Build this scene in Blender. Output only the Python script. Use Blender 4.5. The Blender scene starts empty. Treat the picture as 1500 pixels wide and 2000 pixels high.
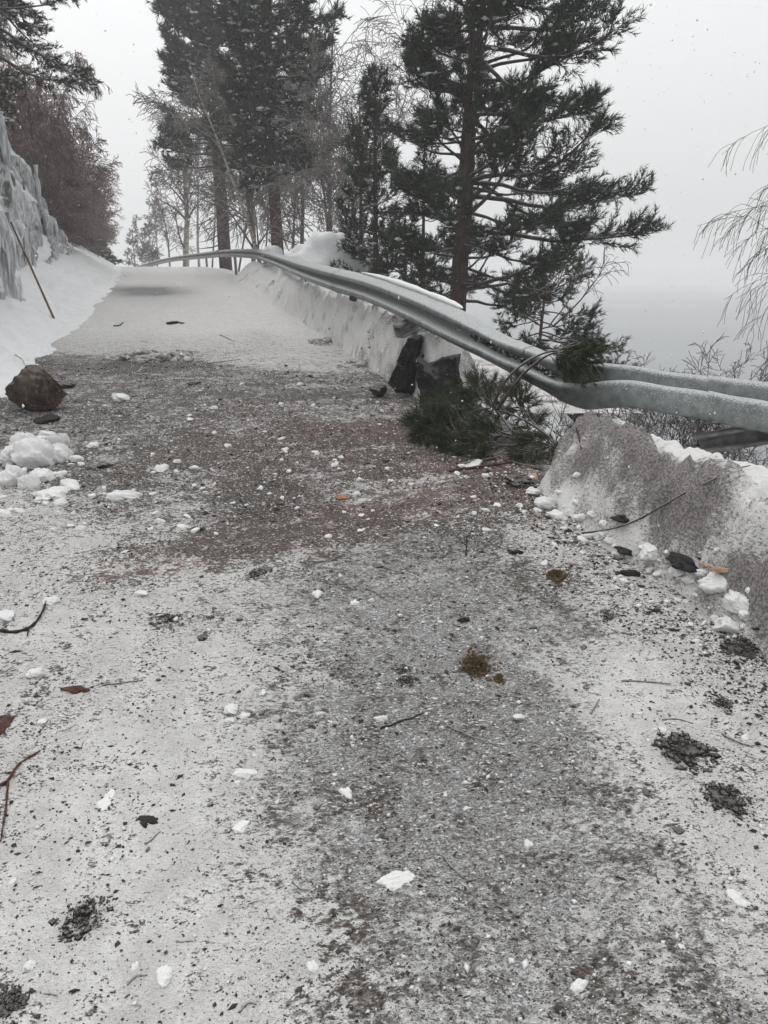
import bpy, math, random
import numpy as np
from mathutils import Vector

C = bpy.context.scene
COL = C.collection
R = math.radians
rng = np.random.default_rng(11)

# ------------------------------------------------------------------ camera
PITCH = R(17.5); EYE = 1.45; FPX = 1444.0
cam_d = bpy.data.cameras.new('camera'); cam = bpy.data.objects.new('camera', cam_d); COL.objects.link(cam)
cam.location = (0, 0, EYE); cam.rotation_euler = (math.pi/2 - PITCH, 0, 0)
cam_d.lens = 26; cam_d.sensor_width = 36; cam_d.sensor_fit = 'AUTO'
cam_d.clip_start = 0.05; cam_d.clip_end = 3000
C.camera = cam

# ------------------------------------------------------------------ sky, sun, exposure
SUN_EL, SUN_AZ = R(48), R(-35)          # azimuth measured from +Y towards +X
w = bpy.data.worlds.new('World'); C.world = w; w.use_nodes = True
nt = w.node_tree; nt.nodes.clear()
sky = nt.nodes.new('ShaderNodeTexSky'); sky.sky_type = 'NISHITA'; sky.sun_disc = False
sky.sun_elevation = SUN_EL; sky.sun_rotation = SUN_AZ
sky.dust_density = 4.0; sky.air_density = 1.0; sky.ozone_density = 1.0
hs = nt.nodes.new('ShaderNodeHueSaturation'); hs.inputs['Saturation'].default_value = 0.08
mx = nt.nodes.new('ShaderNodeMix'); mx.data_type = 'RGBA'; mx.inputs[0].default_value = 0.82
mx.inputs['B'].default_value = (7.45, 7.5, 7.55, 1)
bg = nt.nodes.new('ShaderNodeBackground'); bg.inputs['Strength'].default_value = 0.1
wo = nt.nodes.new('ShaderNodeOutputWorld')
nt.links.new(sky.outputs[0], hs.inputs['Color']); nt.links.new(hs.outputs[0], mx.inputs['A'])
tcw = nt.nodes.new('ShaderNodeTexCoord'); sx_ = nt.nodes.new('ShaderNodeSeparateXYZ'); nt.links.new(tcw.outputs['Generated'], sx_.inputs[0])
mr = nt.nodes.new('ShaderNodeMapRange'); mr.inputs[1].default_value = .0; mr.inputs[2].default_value = 1.0; mr.inputs[3].default_value = .80; mr.inputs[4].default_value = 1.75
nt.links.new(sx_.outputs[2], mr.inputs[0]); vm = nt.nodes.new('ShaderNodeVectorMath'); vm.operation = 'SCALE'
nt.links.new(mx.outputs['Result'], vm.inputs[0]); nt.links.new(mr.outputs[0], vm.inputs['Scale'])
nt.links.new(vm.outputs[0], bg.inputs['Color']); nt.links.new(bg.outputs[0], wo.inputs[0])
sd = bpy.data.lights.new('sun', 'SUN'); sd.energy = 0.5; sd.angle = R(40); sd.color = (1, .97, .93)
so = bpy.data.objects.new('sun', sd); COL.objects.link(so)
sv = Vector((math.sin(SUN_AZ)*math.cos(SUN_EL), math.cos(SUN_AZ)*math.cos(SUN_EL), math.sin(SUN_EL)))
so.rotation_euler = sv.to_track_quat('Z', 'Y').to_euler(); so.location = (0, 0, 30)
C.view_settings.view_transform = 'Standard'; C.view_settings.look = 'None'
C.view_settings.exposure = 0.31; C.view_settings.gamma = 1.0
C.render.engine = 'CYCLES'
C.cycles.use_denoising = True; C.cycles.max_bounces = 6; C.cycles.diffuse_bounces = 3
C.cycles.volume_bounces = 4; C.cycles.transparent_max_bounces = 6
C.cycles.caustics_reflective = False; C.cycles.caustics_refractive = False

# ------------------------------------------------------------------ noise
def _h(i, j, s):
    n = (i.astype(np.int64)*374761393 + j.astype(np.int64)*668265263 + s*1274126177) & 0xffffffff
    n = ((n ^ (n >> 13))*1274126177) & 0xffffffff
    n = ((n ^ (n >> 16))*2246822519) & 0xffffffff
    return ((n ^ (n >> 15)) & 0xffffff)/float(0xffffff)
def vn(x, y, s=0):
    x = np.asarray(x, float); y = np.asarray(y, float)
    i = np.floor(x); j = np.floor(y); u = x-i; v = y-j
    u = u*u*u*(u*(u*6-15)+10); v = v*v*v*(v*(v*6-15)+10)
    a = _h(i, j, s); b = _h(i+1, j, s); c = _h(i, j+1, s); d = _h(i+1, j+1, s)
    return (a*(1-u)+b*u)*(1-v)+(c*(1-u)+d*u)*v
def fbm(x, y, o=4, s=0):
    r = 0; a = .5; t = 0; x = np.asarray(x, float); y = np.asarray(y, float)
    for k in range(o):
        r = r+a*vn(x, y, s+k*7); t += a; a *= .5; x = x*2.03+13.1; y = y*2.03+7.7
    return r/t - .5
def ss(a, b, x):
    t = np.clip((np.asarray(x, float)-a)/(b-a), 0, 1); return t*t*(3-2*t)

# ------------------------------------------------------------------ the lie of the land
ROADW = 3.9
def xr(y): return 1.95-.235*y-.00132*y*y           # foot of the bank on the lake side
def xl(y): return xr(y)-ROADW
def zr(y):
    y = np.asarray(y, float); t = np.maximum(y-30, 0)
    t2 = np.minimum(t, 55)
    return .053*np.maximum(np.minimum(y, 30), -8)+.053*t2-.0012*t2*t2-.079*np.maximum(t-55, 0)
def debris(x, y):                                   # where the slide crossed the road
    u = y+.25*x+1.5*fbm(x*.7, y*.7, 4, 5)+.5*fbm(x*3.1, y*3.1, 3, 6)
    return ss(3.6, 4.6, u)*(1-ss(8.2, 9.3, u))
def bare_amount(x, y): pass
def road_z(x, y):
    d = debris(x, y)
    far = 1-ss(10, 20, y)
    n = (.014*fbm(x*3, y*3, 3, 1)+far*(.012+.016*d)*fbm(x*14, y*14, 3, 2)+far*(.010+.008*d)*fbm(x*45, y*45, 2, 3))
    return zr(y)+n
WALL0, WALL1 = 6.0, 28.5
def wall_e(y): return 1.0+.75*ss(11, 19, y)+.12*np.sin(y*1.3)
def ground_z(x, y):
    x = np.asarray(x, float); y = np.asarray(y, float)
    el = xl(y)-x+.5*fbm(x*.9, y*.9, 3, 27); er = x-xr(y)
    z = zr(y)
    n = .25*fbm(x*.35, y*.35, 4, 21)+.06*fbm(x*1.7, y*1.7, 3, 22)
    left = np.where(el > .0, .5*np.maximum(el-.25, 0)*ss(0, .5, el)+.12*np.exp(-((el-.35)/.28)**2)*(1-.8*ss(7, 10, y)), 0)
    left = left + .30*ss(.05, .7, el)*(fbm(x*2.2, y*2.2, 4, 23)+.12) + .10*ss(.0, .4, el)*fbm(x*9, y*9, 4, 25)
    inw = ss(WALL0-2, WALL0, y)*(1-ss(WALL1-3, WALL1+1, y))
    we = wall_e(y)
    up = 1.05*np.maximum(el-we-.5, 0); up = np.minimum(up, 4.2+.3*np.maximum(el-we, 0))
    left = left+inw*np.clip(up, 0, 40)*.95+(1-inw)*.22*np.maximum(el-2, 0)
    left = np.where(el > 22, left*0+left, left)
    w = ss(8.5, 12.5, y)
    shelf = 2.7+.33*np.clip(y-12, 0, 40)
    drop_far = .16*np.minimum(np.maximum(er-.4, 0), shelf)+.95*np.maximum(er-.4-shelf, 0)
    drop_near = .5*np.clip(er-.15, 0, .3)+1.5*np.maximum(er-.45, 0)
    right = -(w*drop_far+(1-w)*drop_near)*(er > .0)+np.where(er > .4, n, 0)
    inside = (el <= 0) & (er <= 0)
    z = z+np.where(el > 0, left+ss(0.5, 3, el)*n, 0)+np.where(er > 0, right, 0)-.06*(np.where(inside, 1, 0))-.06*(er > 0)*(er < .4)
    return np.maximum(z, -9)
def bank_top(y):                                    # height of the ploughed bank above the road
    far = (.60-.001*np.clip(y-7, 0, 60))*ss(6.75, 7.15, y+.25*fbm(y*3, 2.2, 2, 33))
    near = (.53-.1*ss(2.4, 4.4, y))*(1-ss(4.28, 4.6, y+.2*fbm(y*4, 9.2, 2, 34)))
    return far+near
def bank_z(x, y):
    er = x-xr(y)-.09*fbm(y*1.1, 3.0, 3, 30)*1.5
    h = bank_top(y)*(1+.3*fbm(y*1.5, er*1.5, 3, 31))
    wd = .75*ss(14, 24, y); face = ss(-.03, .27+wd*.8, er)**.8; back = 1-ss(.42+wd, .95+wd*1.2, er)
    n = .26*fbm(x*4.5, y*4.5, 4, 35)-.16*np.abs(fbm(x*8, y*8, 3, 38))+.16*fbm(x*15, y*15, 4, 36)+.03+.03*fbm(x*50, y*50, 2, 37)
    n = n*(1-.62*ss(.22, .36, er))-.03*ss(.22, .36, er)
    return zr(y)-.05+h*np.minimum(face, back)*1.0+.05*np.minimum(face, back)+n*ss(.02, .25, h*np.minimum(face, back))
def H(x, y):
    el = xl(y)-x; er = x-xr(y)
    g = np.maximum(ground_z(x, y), np.where((er < .45) & (el < .6), road_z(x, y), -99))
    return np.maximum(g, np.where((er > -.1) & (er < 1.9), bank_z(x, y), -99))

# pixel of the survey picture -> direction from the eye
def ray(px, py):
    a = (px-750)/FPX; b = (1000-py)/FPX
    return np.array([a, math.cos(PITCH)+b*math.sin(PITCH), -math.sin(PITCH)+b*math.cos(PITCH)])
def at(px, py, d):
    r = ray(px, py); r = r*(d/r[1]); return np.array([r[0], r[1], r[2]+EYE])
_ys = np.concatenate([np.arange(.7, 14, .02), np.arange(14, 90, .1)])
def hit(px, py):
    r = ray(px, py); t = _ys/r[1]
    X = r[0]*t; Z = EYE+r[2]*t
    k = np.argmax(Z < H(X, _ys))
    return np.array([X[k], _ys[k], Z[k]])

# ------------------------------------------------------------------ mesh building
class MB:
    def __init__(s): s.v = []; s.f = []; s.n = 0
    def add(s, v, f):
        v = np.asarray(v, float); s.v.append(v); s.f.append(np.asarray(f, int)+s.n); s.n += len(v)
    def tube(s, P, rad, k=5, cap=True):
        P = np.asarray(P, float); n = len(P); rad = np.broadcast_to(np.asarray(rad, float), (n,))
        T = np.gradient(P, axis=0); T /= np.linalg.norm(T, axis=1)[:, None]+1e-9
        ref = np.array([0, 0, 1.]) if abs(T[0][2]) < .9 else np.array([1., 0, 0])
        A = np.cross(T, ref); A /= np.linalg.norm(A, axis=1)[:, None]+1e-9; B = np.cross(T, A)
        ang = np.arange(k)*2*math.pi/k
        ring = P[:, None, :]+rad[:, None, None]*(np.cos(ang)[None, :, None]*A[:, None, :]+np.sin(ang)[None, :, None]*B[:, None, :])
        i = np.arange(n-1)[:, None]*k; j = np.arange(k)[None, :]; j2 = (j+1) % k
        f = np.stack([i+j, i+j2, i+k+j2, i+k+j], -1).reshape(-1, 4)
        s.add(ring.reshape(-1, 3), f)
    def grid(s, V):                                 # V (a,b,3)
        a, b = V.shape[:2]; i = np.arange(a-1)[:, None]*b; j = np.arange(b-1)[None, :]
        s.add(V.reshape(-1, 3), np.stack([i+j, i+j+1, i+b+j+1, i+b+j], -1).reshape(-1, 4))
    def needles(s, P, D, L, n, ln, wd, spread, r):
        N = len(P)
        if N == 0: return
        u = r.random((N, n)); D = D/(np.linalg.norm(D, axis=1)[:, None]+1e-9)
        base = P[:, None, :]+D[:, None, :]*(L[:, None]*u)[..., None]
        q = r.normal(size=(N, n, 3)); q -= (q*D[:, None, :]).sum(-1, keepdims=True)*D[:, None, :]
        q /= np.linalg.norm(q, axis=-1, keepdims=True)+1e-9
        sp = spread*(.6+.6*r.random((N, n, 1)))
        d = D[:, None, :]*np.cos(sp)+q*np.sin(sp)
        tip = base+d*(ln*(.7+.5*r.random((N, n, 1))))
        wv = np.cross(d, r.normal(size=(N, n, 3))); wv /= np.linalg.norm(wv, axis=-1, keepdims=True)+1e-9
        wv *= wd*.5
        v = np.stack([base-wv, base+wv, tip], 2).reshape(-1, 3)
        s.add(v, np.arange(len(v)).reshape(-1, 3))
    def blobs(s, P, S, r, flat=.6):                 # small faceted lumps
        N = len(P)
        if N == 0: return
        o = np.array([[1, 0, 0], [-1, 0, 0], [0, 1, 0], [0, -1, 0], [0, 0, 1], [0, 0, -1.]])
        f = np.array([[0, 2, 4], [2, 1, 4], [1, 3, 4], [3, 0, 4], [2, 0, 5], [1, 2, 5], [3, 1, 5], [0, 3, 5]])
        sc = S[:, None, None]*(.55+.8*r.random((N, 6, 1)))
        a = r.random(N)*6.28; ca, sa = np.cos(a), np.sin(a)
        el = .6+1.5*r.random((N, 1))**1.5
        v = o[None]*sc; x = v[..., 0]*el; y = v[..., 1]; z = v[..., 2]*flat
        v = np.stack([x*ca[:, None]-y*sa[:, None], x*sa[:, None]+y*ca[:, None], z], -1)+P[:, None, :]
        s.add(v.reshape(-1, 3), (f[None]+np.arange(N)[:, None, None]*6).reshape(-1, 3))
    def mesh(s, name, mat, smooth=False):
        me = bpy.data.meshes.new(name); v = np.concatenate(s.v); me.vertices.add(len(v))
        me.vertices.foreach_set('co', v.astype(np.float32).ravel())
        loops = np.concatenate([f.ravel() for f in s.f]); tot = np.concatenate([np.full(len(f), f.shape[1]) for f in s.f])
        me.loops.add(len(loops)); me.loops.foreach_set('vertex_index', loops.astype(np.int32))
        me.polygons.add(len(tot)); st = np.concatenate([[0], np.cumsum(tot)[:-1]])
        me.polygons.foreach_set('loop_start', st.astype(np.int32)); me.polygons.foreach_set('loop_total', tot.astype(np.int32))
        if smooth: me.polygons.foreach_set('use_smooth', np.ones(len(tot), bool))
        me.update(calc_edges=True); me.validate(); me.materials.append(mat); return me
    def build(s, name, mat, parent=None, smooth=False, loc=None):
        me = s.mesh(name, mat, smooth); o = bpy.data.objects.new(name, me); COL.objects.link(o)
        if loc is not None and parent is None:      # origin at the thing's base
            for_shift = np.asarray(loc, float); me.transform(__import__('mathutils').Matrix.Translation(-Vector(for_shift))); o.location = for_shift
        if parent is not None:
            o.parent = parent; me.transform(__import__('mathutils').Matrix.Translation(-parent.location))
        return o
def attr(o, name, vals):
    a = o.data.attributes.new(name, 'FLOAT', 'POINT'); a.data.foreach_set('value', np.asarray(vals, np.float32).ravel())
def tag(o, label=None, cat=None, group=None, kind=None):
    if label: o['label'] = label
    if cat: o['category'] = cat
    if group: o['group'] = group
    if kind: o['kind'] = kind
    return o
def empty(name, loc, label, cat, group=None):
    o = bpy.data.objects.new(name, None); COL.objects.link(o); o.location = Vector(loc); o.empty_display_size = .2
    return tag(o, label, cat, group)

# ------------------------------------------------------------------ materials
class MT:
    def __init__(s, name, rough=.8, metal=0):
        s.m = bpy.data.materials.new(name); s.m.use_nodes = True; s.t = s.m.node_tree; s.n = s.t.nodes
        s.b = s.n['Principled BSDF']; s.b.inputs['Roughness'].default_value = rough; s.b.inputs['Metallic'].default_value = metal
        s.b.inputs['Specular IOR Level'].default_value = .3
        tc = s.n.new('ShaderNodeTexCoord'); s.co = tc.outputs['Object']
        g = s.n.new('ShaderNodeNewGeometry'); s.nrm = g.outputs['Normal']; s.pos = g.outputs['Position']
    def link(s, a, b):
        if isinstance(a, (int, float)): b.default_value = a
        elif isinstance(a, tuple): b.default_value = a if len(a) == 4 else (*a, 1)
        else: s.t.links.new(a, b)
    def noise(s, scale, detail=3, rough=.55, co=None, dist=0):
        n = s.n.new('ShaderNodeTexNoise'); n.inputs['Scale'].default_value = scale; n.inputs['Detail'].default_value = detail
        n.inputs['Roughness'].default_value = rough; n.inputs['Distortion'].default_value = dist
        s.t.links.new(co or s.pos, n.inputs['Vector']); return n.outputs['Fac']
    def voro(s, scale, co=None, out='Distance'):
        n = s.n.new('ShaderNodeTexVoronoi'); n.inputs['Scale'].default_value = scale
        s.t.links.new(co or s.pos, n.inputs['Vector']); return n.outputs[out]
    def scale(s, v, rot=(0, 0, 0), co=None):
        n = s.n.new('ShaderNodeMapping'); n.inputs['Scale'].default_value = v; n.inputs['Rotation'].default_value = rot
        s.t.links.new(co or s.pos, n.inputs['Vector']); return n.outputs[0]
    def math(s, op, a, b=0, clamp=False):
        n = s.n.new('ShaderNodeMath'); n.operation = op; n.use_clamp = clamp; s.link(a, n.inputs[0]); s.link(b, n.inputs[1]); return n.outputs[0]
    def step(s, lo, hi, x):                         # smoothstep; lo and hi may be sockets
        n = s.n.new('ShaderNodeMapRange'); n.interpolation_type = 'SMOOTHSTEP'
        s.link(x, n.inputs[0]); s.link(lo, n.inputs[1]); s.link(hi, n.inputs[2]); return n.outputs[0]
    def mix(s, f, a, b):
        n = s.n.new('ShaderNodeMix'); n.data_type = 'RGBA'; s.link(f, n.inputs[0]); s.link(a, n.inputs['A']); s.link(b, n.inputs['B']); return n.outputs['Result']
    def at(s, name):
        n = s.n.new('ShaderNodeAttribute'); n.attribute_name = name; return n.outputs['Fac']
    def nz(s):
        n = s.n.new('ShaderNodeSeparateXYZ'); s.t.links.new(s.nrm, n.inputs[0]); return n.outputs[2]
    def rnd(s):
        n = s.n.new('ShaderNodeObjectInfo'); return n.outputs['Random']
    def island(s):
        n = s.n.new('ShaderNodeNewGeometry'); return n.outputs['Random Per Island']
    def bump(s, h, strength, dist):
        n = s.n.new('ShaderNodeBump'); n.inputs['Strength'].default_value = strength; n.inputs['Distance'].default_value = dist
        s.link(h, n.inputs['Height']); s.t.links.new(n.outputs[0], s.b.inputs['Normal'])
    def col(s, c): s.link(c, s.b.inputs['Base Color']); return s.m

def m_road():
    m = MT('snowy_road', .75)
    fine = m.scale((1.0, 1.55, 1.0), (0, 0, R(-28)))       # grit grain stretched slantwise, motion blur put into the texture
    dirt = m.at('dirt'); bare = m.at('bare'); red = m.at('red'); wet = m.at('wet')
    n0 = m.noise(1.3, 4); n1 = m.noise(9, 4, .6); n2 = m.noise(38, 4, .65, fine); n3 = m.noise(105, 3, .6, fine); n4 = m.noise(260, 2, .5, fine)
    n5 = m.noise(62, 3, .6, m.scale((1, 1.7, 1), (0, 0, R(-20))))
    snow = m.mix(m.step(.3, .7, n1), (.59, .578, .565), (.76, .75, .735))
    ice = m.mix(m.step(.40, .60, n3), (.13, .128, .127), (.50, .495, .49))
    k = m.math('ADD', bare, m.math('MULTIPLY', m.math('SUBTRACT', n1, .5), 1.5))
    k = m.math('ADD', k, m.math('MULTIPLY', m.math('SUBTRACT', n2, .5), 1.9))
    c = m.mix(m.math('MULTIPLY', m.step(.22, .66, k), .92), snow, ice)
    soil = m.mix(m.step(.38, .62, n5), (.042, .033, .027), (.185, .155, .132))
    soil = m.mix(red, soil, m.mix(m.step(.4, .6, n3), (.075, .036, .026), (.20, .12, .09)))
    # dirt cover, breaking up into grains
    th = m.math('SUBTRACT', .612, m.math('MULTIPLY', dirt, .165))
    mixn = m.math('ADD', m.math('MULTIPLY', n2, .5), m.math('MULTIPLY', n3, .5))
    d1 = m.step(m.math('SUBTRACT', th, .02), m.math('ADD', th, .03), m.math('ADD', mixn, m.math('ADD', m.math('MULTIPLY', m.math('SUBTRACT', n1, .5), .30), m.math('MULTIPLY', m.math('SUBTRACT', m.noise(21, 3), .5), .30))))
    c = m.mix(m.math('MULTIPLY', d1, .93), c, soil)
    # single grains of grit
    th2 = m.math('SUBTRACT', .655, m.math('MULTIPLY', m.math('ADD', dirt, m.math('MULTIPLY', bare, .5)), .09))
    d2 = m.step(th2, m.math('ADD', th2, .03), n3)
    c = m.mix(m.math('MULTIPLY', d2, .9), c, (.03, .027, .025))
    n6 = m.noise(48, 4, .7, m.scale((1.0, 2.1, 1), (0, 0, R(-32)))); d4 = m.step(.575, .61, m.math('ADD', n6, m.math('MULTIPLY', m.math('SUBTRACT', n1, .5), .12)))
    c = m.mix(m.math('MULTIPLY', d4, m.math('MULTIPLY', m.step(.02, .35, m.math('ADD', dirt, m.math('MULTIPLY', bare, .4))), .88)), c, m.mix(n3, (.03, .024, .02), (.12, .098, .083)))
    d3 = m.step(.60, .65, n4); c = m.mix(m.math('MULTIPLY', d3, m.math('MULTIPLY', m.step(.0, .3, m.math('ADD', dirt, bare)), .6)), c, (.05, .046, .042))
    # clean snow crumbs on top of it
    s2 = m.step(.60, .64, n5); c = m.mix(m.math('MULTIPLY', s2, m.math('MULTIPLY', .75, m.math('ADD', .45, bare), True)), c, (.70, .70, .70))
    c = m.mix(m.math('MULTIPLY', wet, .85), c, (.085, .088, .092))
    h = m.math('ADD', m.math('MULTIPLY', n2, .6), m.math('MULTIPLY', n3, .45))
    m.bump(h, 1.0, .03)
    return m.col(c)
def m_snow(name='snow', dirt=.0, tint=(.76, .765, .77)):
    m = MT(name, .65)
    n1 = m.noise(4, 5, .6); n2 = m.noise(30, 4, .6); n3 = m.noise(90, 3, .6)
    c = m.mix(m.step(.35, .7, n1), tuple(x*.93 for x in tint), tint)
    if dirt:
        fine = m.scale((1, 1, 1.9), (R(20), R(-30), 0)); g = m.noise(44, 5, .72, fine); g2 = m.noise(100, 3, .65, fine)
        d = m.at('dirt'); c = m.mix(m.math('MULTIPLY', m.step(.3, 1.3, d), .62), c, (.20, .19, .182))
        th = m.math('SUBTRACT', .64, m.math('MULTIPLY', d, .20))
        k = m.step(m.math('SUBTRACT', th, .025), m.math('ADD', th, .075), m.math('ADD', m.math('MULTIPLY', g, .6), m.math('MULTIPLY', g2, .4)))
        c = m.mix(m.math('MULTIPLY', k, .84), c, m.mix(m.step(.4, .6, n3), (.055, .05, .048), (.22, .20, .19)))
    m.bump(m.math('ADD', n2, m.math('MULTIPLY', n3, .4)), .55, .03)
    m.b.inputs['Subsurface Weight'].default_value = 0
    return m.col(c)
def m_ice():
    m = MT('ice_and_rock', .45)
    st = m.scale((1, 1, .09)); n1 = m.noise(7, 5, .65, st); n2 = m.noise(26, 3, .6, st); n3 = m.noise(1.2, 4, .6); n4 = m.noise(9, 5)
    c = m.mix(m.step(.35, .62, n1), (.30, .312, .325), (.68, .69, .70))
    c = m.mix(m.step(.62, .74, n2), c, (.68, .69, .70))
    cr = m.step(.10, .02, m.voro(.9, m.scale((1, 1, .45)), 'Distance')); c = m.mix(m.math('MULTIPLY', m.step(.515, .575, m.math('ADD', m.math('MULTIPLY', n3, .6), m.math('MULTIPLY', n1, .4))), .92), c, m.mix(n4, (.03, .03, .028), (.13, .125, .115)))
    sn = m.step(.14, .34, m.math('ADD', m.nz(), m.math('MULTIPLY', m.math('SUBTRACT', n4, .5), .55)))
    c = m.mix(sn, c, (.77, .775, .78))
    m.bump(m.math('ADD', m.math('MULTIPLY', n1, .8), m.math('MULTIPLY', n4, .5)), .7, .12)
    return m.col(c)
def m_icicle():
    m = MT('icicle_ice', .3); st = m.scale((1, 1, .12)); n = m.noise(16, 4, .6, st)
    m.bump(n, .6, .04); return m.col(m.mix(m.step(.35, .65, n), (.33, .345, .36), (.66, .67, .68)))
def m_bark(name, a, b, snow=.0, sc=9):
    m = MT(name, .9); st = m.scale((1, 1, .35)); n = m.noise(sc, 5, .65, st); n2 = m.noise(3, 3)
    c = m.mix(m.step(.35, .65, n), a, b)
    if snow:
        c = m.mix(m.math('MULTIPLY', m.step(.35, .75, m.math('ADD', m.nz(), m.math('MULTIPLY', m.math('SUBTRACT', n2, .5), 1.0))), snow), c, (.72, .72, .73))
    m.bump(n, .8, .03); return m.col(c)
def m_pinebark():
    m = MT('pine_bark', .9); st = m.scale((1, 1, .4)); n = m.noise(14, 5, .65, st); n2 = m.noise(1.1, 3)
    c = m.mix(m.step(.35, .65, n), (.028, .021, .019), (.095, .066, .056))
    c = m.mix(m.math('MULTIPLY', m.step(.45, .65, n2), .7), c, (.10, .044, .034))
    c = m.mix(m.math('MULTIPLY', m.step(.45, .8, m.nz()), .55), c, (.7, .7, .71))
    m.bump(n, 1, .03); return m.col(c)
def m_birch():
    m = MT('birch_bark', .8); st = m.scale((1, 1, 3.5)); n = m.noise(5, 4, .7, st); n2 = m.noise(16, 4)
    c = m.mix(m.step(.5, .62, n), (.42, .38, .34), (.06, .052, .05)); c = m.mix(m.math('MULTIPLY', m.step(.4, .7, n2), .5), c, (.25, .21, .19))
    return m.col(c)
def m_flat(name, a, b, scale=8, rough=.85, isl=False):
    m = MT(name, rough); n = m.noise(scale, 4, .6)
    f = m.math('ADD', m.math('MULTIPLY', m.step(.3, .7, n), .6), m.math('MULTIPLY', m.island(), .4)) if isl else m.step(.3, .7, n)
    return m.col(m.mix(f, a, b))
def m_rock(name, a, b, moss=0, snow=0, sc=5):
    m = MT(name, .8); n = m.noise(sc, 6, .68); n2 = m.noise(sc*4, 5, .6); n3 = m.noise(sc*.6, 3); v = m.voro(sc*1.6)
    c = m.mix(m.step(.32, .68, n), a, b); c = m.mix(m.math('MULTIPLY', m.step(.55, .7, n2), .7), c, tuple(x*2.2 for x in b))
    if moss: c = m.mix(m.math('MULTIPLY', m.step(.45, .6, m.math('MULTIPLY', m.math('ADD', m.nz(), .35), n3)), moss), c, (.10, .085, .03))
    if snow: c = m.mix(m.math('MULTIPLY', m.step(.45, .62, m.math('MULTIPLY', m.nz(), m.math('ADD', n2, .35))), snow), c, (.7, .7, .7))
    m.bump(m.math('ADD', n, m.math('MULTIPLY', n2, .5)), 1, .06); return m.col(c)
def m_rail():
    m = MT('galvanised_steel', .5, .55)
    st = m.scale((1, 1, 1.6), (R(15), R(-35), 0)); n = m.noise(14, 4, .6); n2 = m.noise(85, 3, .65, st); n3 = m.noise(3, 3)
    c = m.mix(m.step(.3, .7, n), (.135, .15, .15), (.235, .255, .25)); c = m.mix(m.math('MULTIPLY', m.step(.55, .75, n3), .5), c, (.22, .235, .23))
    ice = m.step(.47, .56, m.math('ADD', m.math('MULTIPLY', n2, .75), m.math('MULTIPLY', m.nz(), .22)))
    c = m.mix(m.math('MULTIPLY', ice, .8), c, (.46, .47, .47))
    m.link(m.math('MULTIPLY', m.math('SUBTRACT', 1, ice), .55), m.b.inputs['Metallic']); m.link(m.math('ADD', m.math('MULTIPLY', ice, .25), .48), m.b.inputs['Roughness'])
    m.bump(m.math('ADD', n2, n), .25, .01); return m.col(c)
def m_water():
    m = MT('lake_water', .22); st = m.scale((.35, 1, 1)); n = m.noise(1.1, 4, .6, st); n2 = m.noise(.12, 3, .5, st)
    m.bump(m.math('ADD', n, n2), .16, .2); m.b.inputs['Specular IOR Level'].default_value = .5
    return m.col((.10, .115, .125))

M = dict(road=m_road(), snow=m_snow(), bank=m_snow('dirty_bank_snow', 1, (.64, .632, .62)), lump=m_snow('packed_snow', 0, (.75, .748, .74)), ice=m_ice(), icicle=m_icicle(),
         pbark=m_pinebark(), birch=m_birch(), twig=m_bark('twig_bark', (.035, .027, .024), (.10, .075, .065), .35, 20),
         redtwig=m_bark('reddish_twig_bark', (.10, .055, .048), (.20, .12, .105), .45, 20), greytwig=m_bark('grey_twig_bark', (.085, .072, .066), (.20, .175, .16), .35, 20), dirtysnow=m_flat('dirty_crushed_snow', (.11, .092, .08), (.62, .60, .58), 24, .9, True), gbark=m_bark('grey_bark', (.07, .06, .055), (.17, .15, .14), .5),
         needle=m_flat('pine_needles', (.012, .020, .012), (.045, .062, .036), 2.2, .7, True), sneedle=m_flat('spruce_needles', (.012, .018, .010), (.042, .052, .028), 2.2, .7, True),
         fneedle=m_flat('fresh_pine_needles', (.010, .018, .008), (.06, .075, .03), 14, .6, True),
         boulder=m_rock('mossy_boulder_stone', (.028, .020, .016), (.11, .078, .058), .6, .1, 7), dark=m_rock('black_stone', (.007, .007, .007), (.024, .022, .021), 0, .12, 7),
         clod=m_rock('dark_soil', (.022, .017, .014), (.075, .058, .047), .1, .35, 22), earth=m_rock('earthy_snow', (.035, .027, .022), (.12, .085, .065), .1, .35, 30),
         grit=m_flat('grit_stone', (.014, .012, .011), (.09, .075, .065), 30, .9, True), gsnow=m_flat('snow_crumb', (.58, .58, .58), (.78, .78, .78), 30, .8, True),
         rail=m_rail(), steel=m_flat('weathered_steel', (.10, .105, .10), (.26, .265, .255), 12, .55), bolt=m_flat('dark_bolt_steel', (.03, .03, .03), (.08, .08, .08), 30, .5),
         pole=m_flat('worn_pole_wood', (.10, .06, .035), (.19, .12, .075), 9), wood=m_flat('raw_split_wood', (.34, .22, .14), (.48, .36, .25), 25), orange=m_flat('fresh_wood_chip', (.24, .10, .05), (.36, .19, .09), 40),
         bark=m_flat('reddish_bark', (.035, .016, .012), (.11, .05, .036), 40), moss=m_flat('brown_moss', (.05, .036, .018), (.17, .12, .06), 60, .9, True), leaf=m_flat('dead_leaf', (.09, .05, .035), (.20, .12, .085), 50),
         feather=m_flat('black_bark', (.008, .008, .008), (.03, .028, .026), 40), water=m_water())

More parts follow.
